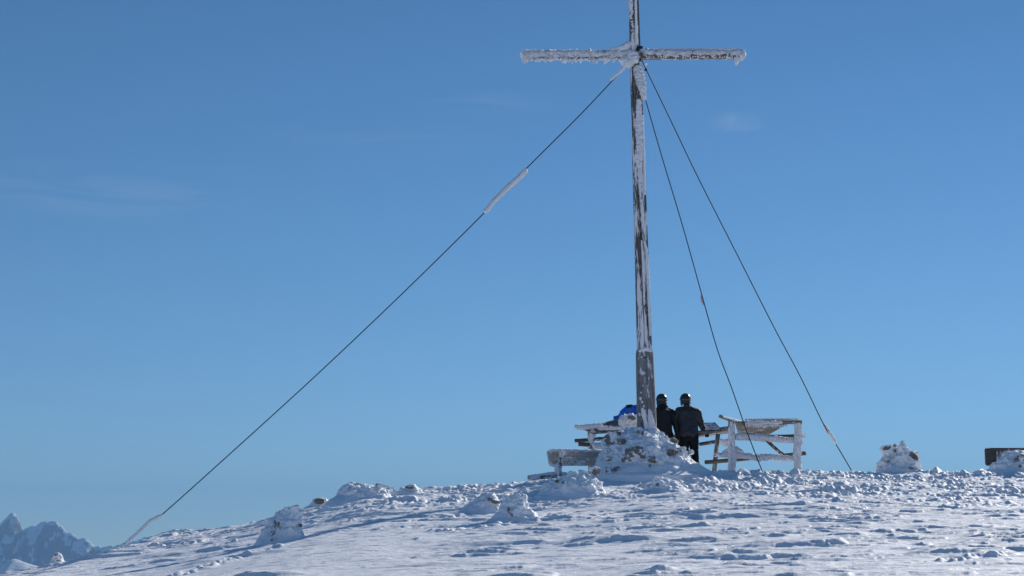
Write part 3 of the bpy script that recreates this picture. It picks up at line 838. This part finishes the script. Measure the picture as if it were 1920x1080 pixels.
# table edge beyond the people
panel(rr, 'shelf_board', [P(1228, 824, 42.55), P(1368, 801, 42.3), P(1372, 812, 43.3), P(1228, 830, 43.5)], .035, M_BOARD, 3)
panel(rr, 'shelf_board', [P(1228, 825, 42.5), P(1368, 801, 42.25), P(1368, 807.5, 42.25), P(1228, 830, 42.5)], .03, M_BOARD, 1)
rp = []
for q_ in ((1368, 800, 862, 2.6, 501), (1374, 812, 884, 3.4, 511), (1369.5, 836, 886, 3.6, 512), (1377, 845, 886, 3.0, 513)):
    rp.append(crustpx([(q_[0] + rnd.uniform(-1, 1), q_[1] + (q_[2] - q_[1]) * k_ / 6, YR - .09, q_[3] * rnd.uniform(.7, 1.15)) for k_ in range(7)], q_[4], .5, 15, .8, .5))
for q_ in ((1492, 792, 884, 3.2, 502), (1498, 790, 884, 4.2, 514), (1495, 812, 850, 5.2, 515), (1501, 806, 836, 3.0, 516)):
    rp.append(crustpx([(q_[0] + rnd.uniform(-1, 1), q_[1] + (q_[2] - q_[1]) * k_ / 6, YR - .08, q_[3] * rnd.uniform(.7, 1.15)) for k_ in range(7)], q_[4], .5, 15, .8, .5))
rp.append(crustpx([(1378, 820, YR - .02, 5.4), (1390, 818, YR - .02, 5.6), (1405, 819, YR - .02, 4.4), (1425, 820, YR - .02, 5.2), (1445, 822, YR - .02, 4.2), (1465, 824, YR - .02, 4.4), (1492, 827, YR - .02, 3.2)], 503, .5, 15, .9, .5))
rp.append(crustpx([(1345, 854, YR, 3), (1378, 852, YR, 4.4), (1400, 855, YR, 4.0), (1420, 858, YR, 5.2), (1450, 856, YR, 3.8), (1470, 859, YR, 4.4), (1492, 860, YR, 3.8)], 504, .5, 15, .9, .5))
rp.append(crustpx([(1397, 793, YR - .08, 2.5), (1404, 794, YR - .1, 4.4), (1414, 794, YR - .1, 3.0), (1426, 794, YR - .1, 3.9), (1440, 793, YR - .1, 2.2), (1452, 793, YR - .1, 3.2), (1468, 792, YR - .1, 1.6)], 505, .6, 16, .9, .6))
rp.append(crustpx([(1396, 786.5, YR + .3, 1.2), (1440, 787, YR + .3, 2), (1500, 786, YR + .1, 1.2)], 506, .5, 18, 1.5, .5))
rp.append(crustpx([(1498, 818, YR, 4.5), (1506, 818, YR, 4.5), (1510, 817, YR, 4)], 507, .3, 14, 1))
rp.append(crustpx([(1349, 824, 41.2, 4), (1358, 830, 41.2, 6), (1367, 828, 41.0, 5)], 508, .4, 12, 1))
rp.append(crustpx([(1352, 851, 41.0, 3.5), (1364, 848, 41.0, 6), (1380, 844, 41.2, 5.5), (1395, 850, 41.2, 3.5)], 509, .4, 12, 1))
rp.append(crustpx([(1350, 780, 40.0, 1), (1375, 786.5, 40.4, 1.8), (1395, 793, 41, 1.5)], 510, .5, 18, 1))
for x in np.arange(1398, 1475, 4.5):
    rp.append(feather_geo(P(x, 797, YR - .12), (.5, -.1, -1), rnd.uniform(3, 8) * M2, rnd.uniform(1.5, 2.5) * M2, int(x), 1))
rime('rime', rp, rr)

YL = 41.4
rl = thing('wooden_railing', 'rime-coated log railing with a tilted board top, left of the cross above the bench', 'railing', Vector((P(1130, 880, YL).x, YL, P(1130, 890, YL).z)), 'wooden viewpoint railings')
log(rl, 'post', (1109, 900, YL), (1107, 801, YL), 6, M_WOOD_FROST, 21)
log(rl, 'post', (1180, 900, YL + .6), (1180, 800, YL + .6), 5, M_WOOD, 22)
log(rl, 'rail', (1077.5, 801, YL - .1), (1160, 803, YL + .1), 4.0, M_WOOD_FROST, 23)
log(rl, 'rail', (1078, 826.5, YL - .05), (1230, 815, YL + 1.0), 3.6, M_WOOD, 24)
log(rl, 'rail', (1085, 832.5, YL - .1), (1112, 835, YL), 4.2, M_BOARD_DARK, 25)
log(rl, 'rail', (1108, 835, YL), (1200, 842, YL + .3), 4.6, M_WOOD_FROST, 26)
panel(rl, 'sloping_board', [P(1092, 802, YL), P(1196, 776, YL + 1.2), P(1200, 806, YL + .4), P(1112, 812, YL - .2)], .035, M_BOARD, 3)
panel(rl, 'sloping_board', [P(1126, 796, YL + .4), P(1196, 779, YL + .2), P(1196, 783, YL + .2), P(1126, 800, YL + .4)], .03, M_BOARD_DARK, 1)
rp = []
rp.append(crustpx([(1076, 800.5, YL - .15, 4), (1090, 801, YL - .15, 4.2), (1110, 799, YL - .15, 4.5), (1130, 797, YL - .1, 3)], 521, .45, 14, .9))
rp.append(crustpx([(1112, 805, YL - .1, 5), (1111, 815, YL - .1, 5.5), (1111, 824, YL - .1, 4.5)], 522, .4, 14, .8))
rp.append(crustpx([(1160, 797, YL - .1, 5), (1168, 790, YL - .1, 9), (1180, 786, YL - .1, 9), (1192, 788, YL - .1, 9), (1198, 792, YL - .1, 6)], 523, .35, 11, .9))
rp.append(crustpx([(1120, 803, YL - .1, 3), (1150, 804, YL - .1, 2.5), (1195, 797, YL - .05, 4)], 524, .5, 14, .6))
rp.append(crustpx([(1110, 835, YL - .1, 4.5), (1125, 836, YL - .08, 5.5), (1150, 838, YL, 5)], 525, .4, 13, .9))
rime('rime', rp, rl)
put('stone', stone_mesh(P(1184, 784, YL - .22), (.10, .05, .06), 533, 3), rl).name = 'knot_stub'

# info board
ib = thing('panorama_board', 'small framed panorama board lying tilted on the railing beside the right person', 'sign', P(1338, 806, 42.3))
q = [P(1322, 808, 42.2), P(1352, 806, 42.2), P(1340, 793, 42.75), P(1321, 793.5, 42.75)]
def board_mat():
    m, nt, b = mat('panorama_print')
    v = coord(nt, (1, 1, 1))
    n = noise(nt, v, 9, 6, .6)
    c = ramp(nt, n, [(.3, (.05, .08, .16)), (.47, (.16, .2, .3)), (.55, (.5, .5, .55)), (.7, (.2, .17, .15))])
    nt.links.new(c, b.inputs['Base Color']); b.inputs['Roughness'].default_value = .25
    return m
panel(ib, 'printed_panel', q, .012, board_mat(), 1)
mb = MB()
for a, b in ((0, 1), (1, 2), (2, 3), (3, 0)):
    A, B = q[a], q[b]; m = (A + B) / 2; d = (B - A)
    box(mb, m, (.022, .03, d.length + .03), Vector((0, 0, 1)).rotation_difference(d.normalized()).to_matrix())
put('board_frame', mb.mesh('board_frame', M_IRON, False, .004), ib)

# ------------------------------------------------------------------ benches
YBn = 39.9
bn = thing('wooden_bench', 'wooden bench half buried in snow, its back tinted as if snow-lit, left of the cross mound', 'bench', Vector((P(1075, 890, YBn).x, YBn, P(1075, 897, YBn).z)), 'wooden benches on the summit')
def plank_rounded(root, name, x0, x1, y0, y1, Y0, Y1, mt, th=.05, rad=.04, lean=0.0):
    a = P(x0, (y0 + y1) / 2, Y0); b = P(x1, (y0 + y1) / 2, Y1)
    M = frame_along(a, b, Vector((0, -math.cos(lean), math.sin(lean))))
    h = (y1 - y0) * Y0 / F; L = (b - a).length
    n = 6; out = []
    for cx, cy, a0 in ((h / 2 - rad, rad, -90), (h / 2 - rad, L - rad, 0), (-h / 2 + rad, L - rad, 90), (-h / 2 + rad, rad, 180)):
        for k in range(n + 1):
            an = math.radians(a0 + 90 * k / n)
            out.append((cx + rad * math.cos(an), cy + rad * math.sin(an)))
    k = len(out)
    vs = [(x, -th / 2, z) for x, z in out] + [(x, th / 2, z) for x, z in out]
    fs = [tuple(range(k)), tuple(range(k, 2 * k))[::-1]] + [(i, (i + 1) % k, k + (i + 1) % k, k + i) for i in range(k)]
    mb = MB(); mb.add(vs, fs)
    return put(name, mb.mesh(name, mt, False, 0), root, M)
plank_rounded(bn, 'backrest', 1028, 1145, 844.5, 873.5, YBn, YBn + .9, M_BOARD_SNOWLIT, .06, .02, .25)
log(bn, 'leg', (1046, 900, YBn - .05), (1054, 846, YBn - .08), 4.3, M_WOOD_FROST, 31)
log(bn, 'leg', (1125, 905, YBn + .7), (1128, 850, YBn + .7), 4.3, M_WOOD_FROST, 32)
log(bn, 'seat', (990.5, 896.5, YBn - .3), (1062, 890, YBn + .25), 5.2, M_WOOD_FROST, 33)
rime('rime', [crustpx([(1029, 844, YBn - .02, 1.6), (1060, 843.5, YBn + .1, 2), (1100, 844.5, YBn + .4, 2), (1135, 846, YBn + .8, 2)], 541, .5, 16, 1.2),
              crustpx([(1053, 845, YBn - .12, 4), (1052, 858, YBn - .14, 2.6)], 542, .5, 14, .8),
              crustpx([(1045, 868, YBn - .12, 3.5), (1045, 880, YBn - .14, 4.6), (1044, 890, YBn - .12, 4)], 543, .5, 14, .8),
              crustpx([(1030, 868, YBn - .06, 3), (1034, 872, YBn - .06, 2.6), (1044, 874, YBn - .06, 2)], 544, .5, 14, .7),
              crustpx([(1000, 892, YBn - .25, 2), (1030, 888.5, YBn - .05, 2.6), (1055, 886, YBn + .1, 3)], 545, .5, 14, 1.2)] +
     [feather_geo(P(x, y, YBn + .02 + (x - 1058) * .0078), (-.6, -.4, -.6), rnd.uniform(3, 5) * M2, 1.1 * M2, int(x * y), 1) for x, y in [(1060 + 3.2 * k + 3 * (j % 2), 856 + 3.0 * j + .22 * 3.2 * k) for j in range(6) for k in range(12) if 3.0 * j + .7 * k < 15 and (j * 7 + k * 5) % 4]], bn)
YB2 = 40.9
b2 = thing('wooden_bench', 'dark wooden bench back with rounded corners behind the snow heap at the right edge', 'bench', Vector((P(1920, 880, YB2).x, YB2, P(1900, 886, YB2).z)), 'wooden benches on the summit')
plank_rounded(b2, 'backrest', 1847, 2010, 840, 873, YB2, YB2 - .1, M_BOARD_DARK, .07, .05, .05)
timber('leg', P(1874, 905, YB2 - .09), P(1873, 846, YB2 - .09), rect(.11, .06), b2, M_WOOD, seed=41)
timber('leg', P(1985, 905, YB2 - .15), P(1985, 846, YB2 - .15), rect(.11, .06), b2, M_WOOD, seed=42)
panel(b2, 'seat', [P(1850, 884, YB2 + .1), P(2010, 884, YB2), P(2010, 885, YB2 + .5), P(1850, 885, YB2 + .6)], .05, M_BOARD_DARK, 2)

# ------------------------------------------------------------------ people
def tube(path, k=16, cap=1.0):
    """path of (Vector, rx, ry): closed tapering tube; sections perpendicular to path with x kept sideways"""
    vs = []; fs = []
    ext = [path[0]] + path + [path[-1]]
    n = len(path)
    rows = []
    for i in range(n):
        p, rx, ry = path[i]
        d = (path[min(i + 1, n - 1)][0] - path[max(i - 1, 0)][0]).normalized()
        ref = Vector((1, 0, 0)) if abs(d.x) < .8 else Vector((0, 0, 1))
        x = (ref - d * ref.dot(d)).normalized(); y = d.cross(x)
        rows.append((p, rx, ry, x, y, d))
    full = []
    p, rx, ry, x, y, d = rows[0]
    for a in (80, 50, 25): full.append((p - d * cap * min(rx, ry) * math.sin(R(a)), rx * math.cos(R(a)), ry * math.cos(R(a)), x, y))
    for r_ in rows: full.append(r_[:5])
    p, rx, ry, x, y, d = rows[-1]
    for a in (25, 50, 80): full.append((p + d * cap * min(rx, ry) * math.sin(R(a)), rx * math.cos(R(a)), ry * math.cos(R(a)), x, y))
    for p, rx, ry, x, y in full:
        for j in range(k):
            a = 2 * math.pi * j / k
            vs.append(p + x * rx * math.cos(a) + y * ry * math.sin(a))
    m = len(full)
    for i in range(m - 1):
        for j in range(k):
            fs.append((i * k + j, i * k + (j + 1) % k, (i + 1) * k + (j + 1) % k, (i + 1) * k + j))
    fs.append(tuple(range(k))[::-1]); fs.append(tuple(range((m - 1) * k, m * k)))
    return vs, fs
def fuse(name, tubes, mt, voxel=.014, smooth=6, wr=0, seed=0, wf=9):
    mb = MB()
    for t in tubes: mb.add(*t)
    me = mb.mesh('tmp', mt, True)
    o = bpy.data.objects.new('tmp', me); COL.objects.link(o)
    m = o.modifiers.new('r', 'REMESH'); m.mode = 'VOXEL'; m.voxel_size = voxel; m.use_smooth_shade = True
    s = o.modifiers.new('s', 'SMOOTH'); s.iterations = smooth; s.factor = .5
    dg = bpy.context.evaluated_depsgraph_get()
    out = bpy.data.meshes.new_from_object(o.evaluated_get(dg))
    bpy.data.objects.remove(o); bpy.data.meshes.remove(me)
    out.name = name
    if wr:
        n = len(out.vertices)
        co = np.empty(n * 3, np.float32); out.vertices.foreach_get('co', co); co = co.reshape(-1, 3)
        no = np.empty(n * 3, np.float32); out.vertex_normals.foreach_get('vector', no); no = no.reshape(-1, 3)
        w = (1 - 2 * np.abs(fbm(co[:, 0] * wf * .6, co[:, 1] * wf * .6, co[:, 2] * wf * 1.3, seed, 3))) * wr
        co = co + no * w[:, None]
        out.vertices.foreach_set('co', co.astype(np.float32).ravel()); out.update()
    out.materials.clear(); out.materials.append(mt)
    out.polygons.foreach_set('use_smooth', [True] * len(out.polygons))
    return out
def V3(*a): return Vector(a)
def hand_tubes(w, side, fwd, k=1.0):
    """gloved hand at wrist w closing over a rail: palm, four fingers, thumb"""
    f = Vector(fwd).normalized(); up = Vector((0, 0, 1)); s = f.cross(up).normalized() * side
    out = [tube([(w - f * .02, .034 * k, .028 * k), (w + f * .05, .046 * k, .026 * k), (w + f * .09, .044 * k, .022 * k)], 12)]
    for i, ln in enumerate((.075, .085, .08, .06)):
        b = w + f * .09 + s * (.034 - .023 * i) * k
        out.append(tube([(b, .012 * k, .012 * k), (b + f * ln * .45 - up * .008, .0115 * k, .0115 * k), (b + f * ln * .75 - up * .04, .0105 * k, .0105 * k), (b + f * ln * .7 - up * .068, .009 * k, .009 * k)], 8))
    b = w + f * .03 + s * .04 * k
    out.append(tube([(b, .014 * k, .014 * k), (b + s * .03 + f * .03 - up * .015, .013 * k, .013 * k), (b + s * .025 + f * .055 - up * .04, .011 * k, .011 * k)], 8))
    return out
def person(label, base, sc, J, jm, tm, helmet=True, hood=False, red=True, seed=0, panels=False, turn=0.0, wide=1.0):
    root = thing('person', label, 'person', base, 'people leaning on the viewpoint railing')
    Mw = Matrix.Translation(base) @ Matrix.Rotation(turn, 4, 'Z') @ Matrix.Scale(sc, 4)
    pel, che, nek, hed = J['pelvis'], J['chest'], J['neck'], J['head']
    waist = pel.lerp(che, .42)
    # body: one continuous surface
    bt = [tube([(pel - V3(0, 0, .05), .15, .11), (waist, .13, .10), (che, .16, .115), (che.lerp(nek, .6), .12, .09), (nek, .055, .058), (nek.lerp(hed, .5), .055, .06)], 20),
          tube([(hed - V3(0, -.02, .07), .055, .07), (hed, .075, .092), (hed + V3(0, 0, .06), .066, .082)], 20),
          tube([(hed + V3(0, .085, .0), .012, .012), (hed + V3(0, .112, -.028), .017, .014)], 10),
          tube([(hed + V3(-.03, .075, -.055), .016, .012), (hed + V3(.03, .075, -.055), .016, .012)], 10),
          tube([(hed + V3(-.078, 0, -.015), .010, .02), (hed + V3(-.078, 0, .012), .010, .02)], 8), tube([(hed + V3(.078, 0, -.015), .010, .02), (hed + V3(.078, 0, .012), .010, .02)], 8)]
    for s, a in (('L', J['armL']), ('R', J['armR'])):
        sh, el, wr = a
        bt.append(tube([(sh, .052, .052), (el, .04, .04), (wr, .03, .028)], 12))
    for s, l in (('L', J['legL']), ('R', J['legR'])):
        hp, kn, an = l
        bt.append(tube([(hp, .085, .09), (kn, .055, .058), (kn.lerp(an, .4), .052, .06), (an, .038, .04)], 14))
        bt.append(tube([(an - V3(0, .04, .03), .036, .03), (an + V3(0, .13, -.05), .038, .02)], 10))
    put('body', fuse('body', bt, M_SKIN, .016, 3), root, Mw)
    for s in (-1, 1):
        mb = MB(); mb.add(*tube([(hed + V3(.03 * s, .083, .018), .011, .009), (hed + V3(.03 * s, .086, .018), .008, .007)], 8))
        put('eye', mb.mesh('eye', M_EYE), root, Mw)
    # jacket
    w = wide
    jt = [tube([(pel + V3(0, .0, -.04), .185 * w, .145), (pel.lerp(waist, .6), .178 * w, .145), (waist, .175 * w, .15), (che - V3(0, 0, .06), .205 * w, .165), (che + V3(0, 0, .06), .20 * w, .155), (che.lerp(nek, .62), .135 * w, .115), (nek - V3(0, 0, .015), .075, .08)], 28),
          tube([(J['armL'][0], .085, .09), (V3(0, .0, .0) + (J['armL'][0] + J['armR'][0]) / 2 + V3(0, -.02, .035), .10, .10), (J['armR'][0], .085, .09)], 18)]
    for a in (J['armL'], J['armR']):
        sh, el, wr = a
        jt.append(tube([(sh, .088, .088), (sh.lerp(el, .5), .080, .08), (el, .066, .066), (el.lerp(wr, .5), .06, .06), (wr - (wr - el).normalized() * .01, .046, .046)], 16))
    if hood or True:
        jt.append(tube([(nek - V3(0, .055, .03), .085, .05), (nek + V3(0, -.045, .03), .075, .05)], 16))
    jo = put('jacket', fuse('jacket', jt, jm, .012, 5, .013, seed, 6), root, Mw)
    if hood:
        hm = fuse('hood', [tube([(nek + V3(-.09, -.06, .0), .05, .04), (nek + V3(0, -.10, -.035), .07, .055), (nek + V3(.09, -.06, .0), .05, .04)], 14)], jm, .013, 4, .006, seed + 2)
        put('hood', hm, root, Mw)
    if red:
        cm = fuse('collar_trim', [tube([(nek + V3(-.065, -.085, -.01), .024, .02), (nek + V3(0, -.115, -.02), .034, .026), (nek + V3(.065, -.085, -.01), .024, .02)], 10)], M_RED, .008, 2)
        put('collar_trim', cm, root, Mw)
    # trousers
    tt = [tube([(pel + V3(0, 0, .06), .155, .125), (pel - V3(0, 0, .08), .165, .135)], 20)]
    for l in (J['legL'], J['legR']):
        hp, kn, an = l
        tt.append(tube([(hp, .108, .115), (hp.lerp(kn, .5), .098, .105), (kn, .082, .085), (kn.lerp(an, .5), .082, .088), (an + V3(0, 0, .06), .085, .09)], 18))
    put('trousers', fuse('trousers', tt, tm, .013, 4, .016, seed + 5, 10), root, Mw)
    for l in (J['legL'], J['legR']):
        an = l[2]
        bm_ = fuse('boot', [tube([(an + V3(0, 0, .10), .065, .075), (an + V3(0, -.01, 0), .06, .07), (an + V3(0, 0, -.06), .058, .09)], 14), tube([(an + V3(0, -.03, -.065), .055, .035), (an + V3(0, .15, -.07), .052, .028)], 14)], M_BOOT, .012, 3)
        put('boot', bm_, root, Mw)
    for sd, a in ((-1, J['armL']), (1, J['armR'])):
        sh, el, wr = a
        fwd = (wr - el); fwd.z *= .3
        put('glove', fuse('glove', hand_tubes(wr, -sd, fwd, 1.15), M_PANTS, .007, 1), root, Mw)
    if helmet:
        hc = hed + V3(0, .0, .045)
        ht = [tube([(hc + V3(0, .0, z * .13), .128 * math.sqrt(1 - z * z * .96), .15 * math.sqrt(1 - z * z * .96)) for z in (-.8, -.5, -.2, .1, .4, .65, .85, .97)], 32, .08),
              tube([(hed + V3(-.095, -.02, -.04), .03, .055), (hed + V3(-.088, -.01, -.10), .022, .04)], 12), tube([(hed + V3(.095, -.02, -.04), .03, .055), (hed + V3(.088, -.01, -.10), .022, .04)], 12),
              tube([(hed + V3(-.07, -.07, -.045), .04, .05), (hed + V3(.07, -.07, -.045), .04, .05)], 12)]
        ho = put('helmet', fuse('helmet', ht, M_HELM, .009, 4), root, Mw)
        for sx in (-1, 0, 1):
            vents = MB(); box(vents, hc + V3(.05 * sx, -.095, .092 - .012 * abs(sx)), (.016, .06, .014), Matrix.Rotation(-.75, 3, 'X'))
            put('vent', vents.mesh('vent', M_PANTS, False, .003), root, Mw)
        # goggle strap: a band round the shell
        vs = []; fs = []; n = 40
        for i in range(n):
            a = 2 * math.pi * i / n
            for dz, ro in ((-.014, 1.02), (.014, 1.0), (.014, 1.05), (-.014, 1.07)):
                vs.append(hc + V3(.128 * ro * math.cos(a), .15 * ro * math.sin(a), -.012 + dz + .014 * math.sin(a)))
        for i in range(n):
            for j in range(4):
                fs.append((i * 4 + j, i * 4 + (j + 1) % 4, ((i + 1) % n) * 4 + (j + 1) % 4, ((i + 1) % n) * 4 + j))
        mb = MB(); mb.add(vs, fs)
        put('goggle_strap', mb.mesh('goggle_strap', M_STRAP), root, Mw)
        gm = fuse('goggles', [tube([(hed + V3(-.055, .115, .005), .03, .035), (hed + V3(0, .135, .005), .032, .035), (hed + V3(.055, .115, .005), .03, .035)], 14)], M_HELM, .008, 2)
        put('goggles', gm, root, Mw)
    else:
        put('hair', fuse('hair', [tube([(hed + V3(0, -.02, .0), .085, .10), (hed + V3(0, -.015, .05), .083, .10), (hed + V3(0, -.01, .075), .06, .075)], 20)], M_HAIR, .01, 2, .006, 4, 25), root, Mw)
    if panels:
        sh, el, wr = J['armL']
        pm = fuse('shoulder_panel', [tube([(sh + V3(.06, -.02, .045), .07, .07), (sh + V3(-.03, -.02, .035), .075, .075), (sh.lerp(el, .35) + V3(-.01, 0, .025), .068, .068)], 16)], M_BLACK, .012, 4)
        put('shoulder_panel', pm, root, Mw)
    return root
YP = 42.15
def base_at(px, Y, dz=0):
    p = P(px, 880, Y); return Vector((p.x, Y, gz(p.x, Y) + dz))
J2 = dict(pelvis=V3(0, 0, .96), chest=V3(-.01, .10, 1.36), neck=V3(-.03, .17, 1.56), head=V3(-.05, .22, 1.69),
          armL=(V3(-.21, .12, 1.45), V3(-.30, .20, 1.17), V3(-.24, .44, 1.03)), armR=(V3(.20, .11, 1.43), V3(.30, .16, 1.14), V3(.40, .36, .98)),
          legL=(V3(-.10, 0, .90), V3(-.11, .03, .49), V3(-.10, -.05, .10)), legR=(V3(.10, 0, .90), V3(.12, .05, .49), V3(.14, -.02, .10)))
p2b = base_at(1293, YP, .02)
p2 = person('person in a charcoal jacket and black helmet, rightmost, one gloved hand on the railing', p2b, 1.06, J2, M_CHAR, M_PANTS, seed=3, wide=1.16)
print('P2 head px', pix(p2b + Vector((-.05, .22, 1.69 + .12))), 'feet', pix(p2b))
J1 = dict(pelvis=V3(0, 0, .96), chest=V3(0, .08, 1.36), neck=V3(-.02, .15, 1.55), head=V3(-.03, .19, 1.68),
          armL=(V3(-.20, .10, 1.43), V3(-.27, .16, 1.14), V3(-.2, .40, 1.0)), armR=(V3(.19, .10, 1.41), V3(.29, .06, 1.10), V3(.33, .16, .84)),
          legL=(V3(-.10, 0, .90), V3(-.11, .03, .49), V3(-.10, -.05, .10)), legR=(V3(.10, 0, .90), V3(.11, .04, .49), V3(.11, -.04, .10)))
p1 = person('person in a black hooded jacket and black helmet, half behind the cross post', base_at(1246, YP + .1, .03), 1.07, J1, M_BLACK, M_PANTS, seed=13, hood=True)
J0 = dict(pelvis=V3(.05, -.05, .98), chest=V3(-.01, .14, 1.42), neck=V3(.07, .24, 1.58), head=V3(.12, .31, 1.66),
          armL=(V3(-.23, .16, 1.53), V3(-.52, .20, 1.33), V3(-.46, .46, 1.16)), armR=(V3(.20, .14, 1.45), V3(.24, .18, 1.16), V3(.16, .42, 1.04)),
          legL=(V3(-.05, -.05, .90), V3(-.07, .03, .49), V3(-.07, -.08, .10)), legR=(V3(.15, -.05, .90), V3(.16, .03, .49), V3(.16, -.06, .10)))
p0 = person('person in a bright blue jacket with black shoulders, leaning behind the cross post', base_at(1200, YP + .25, .03), 1.07, J0, M_BLUE, M_PANTS, helmet=False, red=False, seed=23, panels=True)

# ------------------------------------------------------------------ air
mb = MB()
def haze():
    me = bpy.data.meshes.new('haze')
    x0, x1, y0, y1, z0, z1 = -9300, 9300, -5400, 9900, -1090, 260
    v = [(x, y, z) for x in (x0, x1) for y in (y0, y1) for z in (z0, z1)]
    me.from_pydata(v, [], [(0, 1, 3, 2), (4, 6, 7, 5), (0, 4, 5, 1), (2, 3, 7, 6), (0, 2, 6, 4), (1, 5, 7, 3)])
    me.update()
    m = bpy.data.materials.new('haze'); m.use_nodes = True; nt = m.node_tree; nt.nodes.clear()
    out = nt.nodes.new('ShaderNodeOutputMaterial'); pv = nt.nodes.new('ShaderNodeVolumePrincipled')
    pv.inputs['Color'].default_value = (.30, .58, .96, 1); pv.inputs['Density'].default_value = HAZE
    pv.inputs['Anisotropy'].default_value = .0
    nt.links.new(pv.outputs[0], out.inputs['Volume'])
    me.materials.append(m)
    o = bpy.data.objects.new('haze', me); COL.objects.link(o); o['kind'] = 'stuff'
    o['label'] = 'thin blue air haze between the slope and the far mountains'; o['category'] = 'haze'
HAZE = 1.1e-4
haze()

# ------------------------------------------------------------------ light
SUN_AZ = 36.0    # degrees to the right of the view direction (+Y)
SUN_EL = 27.0
sd = Vector((math.sin(R(SUN_AZ)) * math.cos(R(SUN_EL)), math.cos(R(SUN_AZ)) * math.cos(R(SUN_EL)), math.sin(R(SUN_EL))))
sl = bpy.data.lights.new('sun', 'SUN'); sl.energy = 5.0; sl.angle = R(.53); sl.color = (1, .95, .88)
so = bpy.data.objects.new('sun', sl); COL.objects.link(so)
so.rotation_euler = sd.to_track_quat('Z', 'Y').to_euler()
so.location = (20, 30, 30)
world = bpy.data.worlds.new('World'); scene.world = world; world.use_nodes = True
nt = world.node_tree; nt.nodes.clear()
out = nt.nodes.new('ShaderNodeOutputWorld'); bg = nt.nodes.new('ShaderNodeBackground')
sky = nt.nodes.new('ShaderNodeTexSky'); sky.sky_type = 'NISHITA'; sky.sun_disc = False
sky.sun_elevation = R(SUN_EL); sky.sun_rotation = R(SUN_AZ)
sky.altitude = 2200; sky.air_density = 2.0; sky.dust_density = 0.0; sky.ozone_density = 6.0
bg.inputs[1].default_value = .102
tcs = nt.nodes.new('ShaderNodeTexCoord'); mps = nt.nodes.new('ShaderNodeMapping')
mps.inputs['Location'].default_value = (0, 0, .110); mps.inputs['Scale'].default_value = (1, 1, 1.95)
nt.links.new(tcs.outputs['Generated'], mps.inputs[0]); nt.links.new(mps.outputs[0], sky.inputs[0])
hs = nt.nodes.new('ShaderNodeHueSaturation'); hs.inputs['Saturation'].default_value = 1.12; nt.links.new(sky.outputs[0], hs.inputs['Color'])
# faint wisps of high cloud, fixed in the sky
tc = nt.nodes.new('ShaderNodeTexCoord')
last = sky.outputs[0]
acc = None
def vm(op, a, b):
    n = nt.nodes.new('ShaderNodeVectorMath'); n.operation = op
    if isinstance(a, tuple): n.inputs[0].default_value = a
    else: nt.links.new(a, n.inputs[0])
    if isinstance(b, tuple): n.inputs[1].default_value = b
    else: nt.links.new(b, n.inputs[1])
    return n
for px_, py_, wx_, wy_, am in ((1392, 228, 80, 28, .17), (900, 195, 190, 30, .06), (230, 360, 420, 70, .09), (700, 250, 300, 45, .04)):
    d = P(px_, py_, 1.0).normalized()
    df = vm('SUBTRACT', tc.outputs['Generated'], tuple(d))
    sc_ = vm('MULTIPLY', df.outputs[0], (F / wx_, F / wx_, F / wy_))
    ln = nt.nodes.new('ShaderNodeVectorMath'); ln.operation = 'LENGTH'; nt.links.new(sc_.outputs[0], ln.inputs[0])
    mr = nt.nodes.new('ShaderNodeMapRange'); mr.interpolation_type = 'SMOOTHSTEP'
    nt.links.new(ln.outputs['Value'], mr.inputs[0]); mr.inputs[1].default_value = 1; mr.inputs[2].default_value = 0; mr.inputs[3].default_value = 0; mr.inputs[4].default_value = am
    if acc is None: acc = mr.outputs[0]
    else:
        ad = nt.nodes.new('ShaderNodeMath'); ad.operation = 'ADD'; nt.links.new(acc, ad.inputs[0]); nt.links.new(mr.outputs[0], ad.inputs[1]); acc = ad.outputs[0]
sm = vm('MULTIPLY', tc.outputs['Generated'], (13, 13, 75))
nz = nt.nodes.new('ShaderNodeTexNoise'); nz.inputs['Scale'].default_value = 1; nz.inputs['Detail'].default_value = 7; nz.inputs['Roughness'].default_value = .6; nz.inputs['Distortion'].default_value = .8
nt.links.new(sm.outputs[0], nz.inputs['Vector'])
mr = nt.nodes.new('ShaderNodeMapRange'); nt.links.new(nz.outputs[0], mr.inputs[0]); mr.inputs[1].default_value = .42; mr.inputs[2].default_value = .72
mu = nt.nodes.new('ShaderNodeMath'); mu.operation = 'MULTIPLY'; nt.links.new(acc, mu.inputs[0]); nt.links.new(mr.outputs[0], mu.inputs[1])
mx = nt.nodes.new('ShaderNodeMix'); mx.data_type = 'RGBA'; nt.links.new(mu.outputs[0], mx.inputs[0]); nt.links.new(hs.outputs[0], mx.inputs[6]); mx.inputs[7].default_value = (6.5, 6.9, 8.0, 1)
nt.links.new(mx.outputs[2], bg.inputs[0]); nt.links.new(bg.outputs[0], out.inputs[0])

vs_ = scene.view_settings
vs_.view_transform = 'Standard'; vs_.look = 'None'; vs_.gamma = 1; vs_.exposure = 0; vs_.use_curve_mapping = False
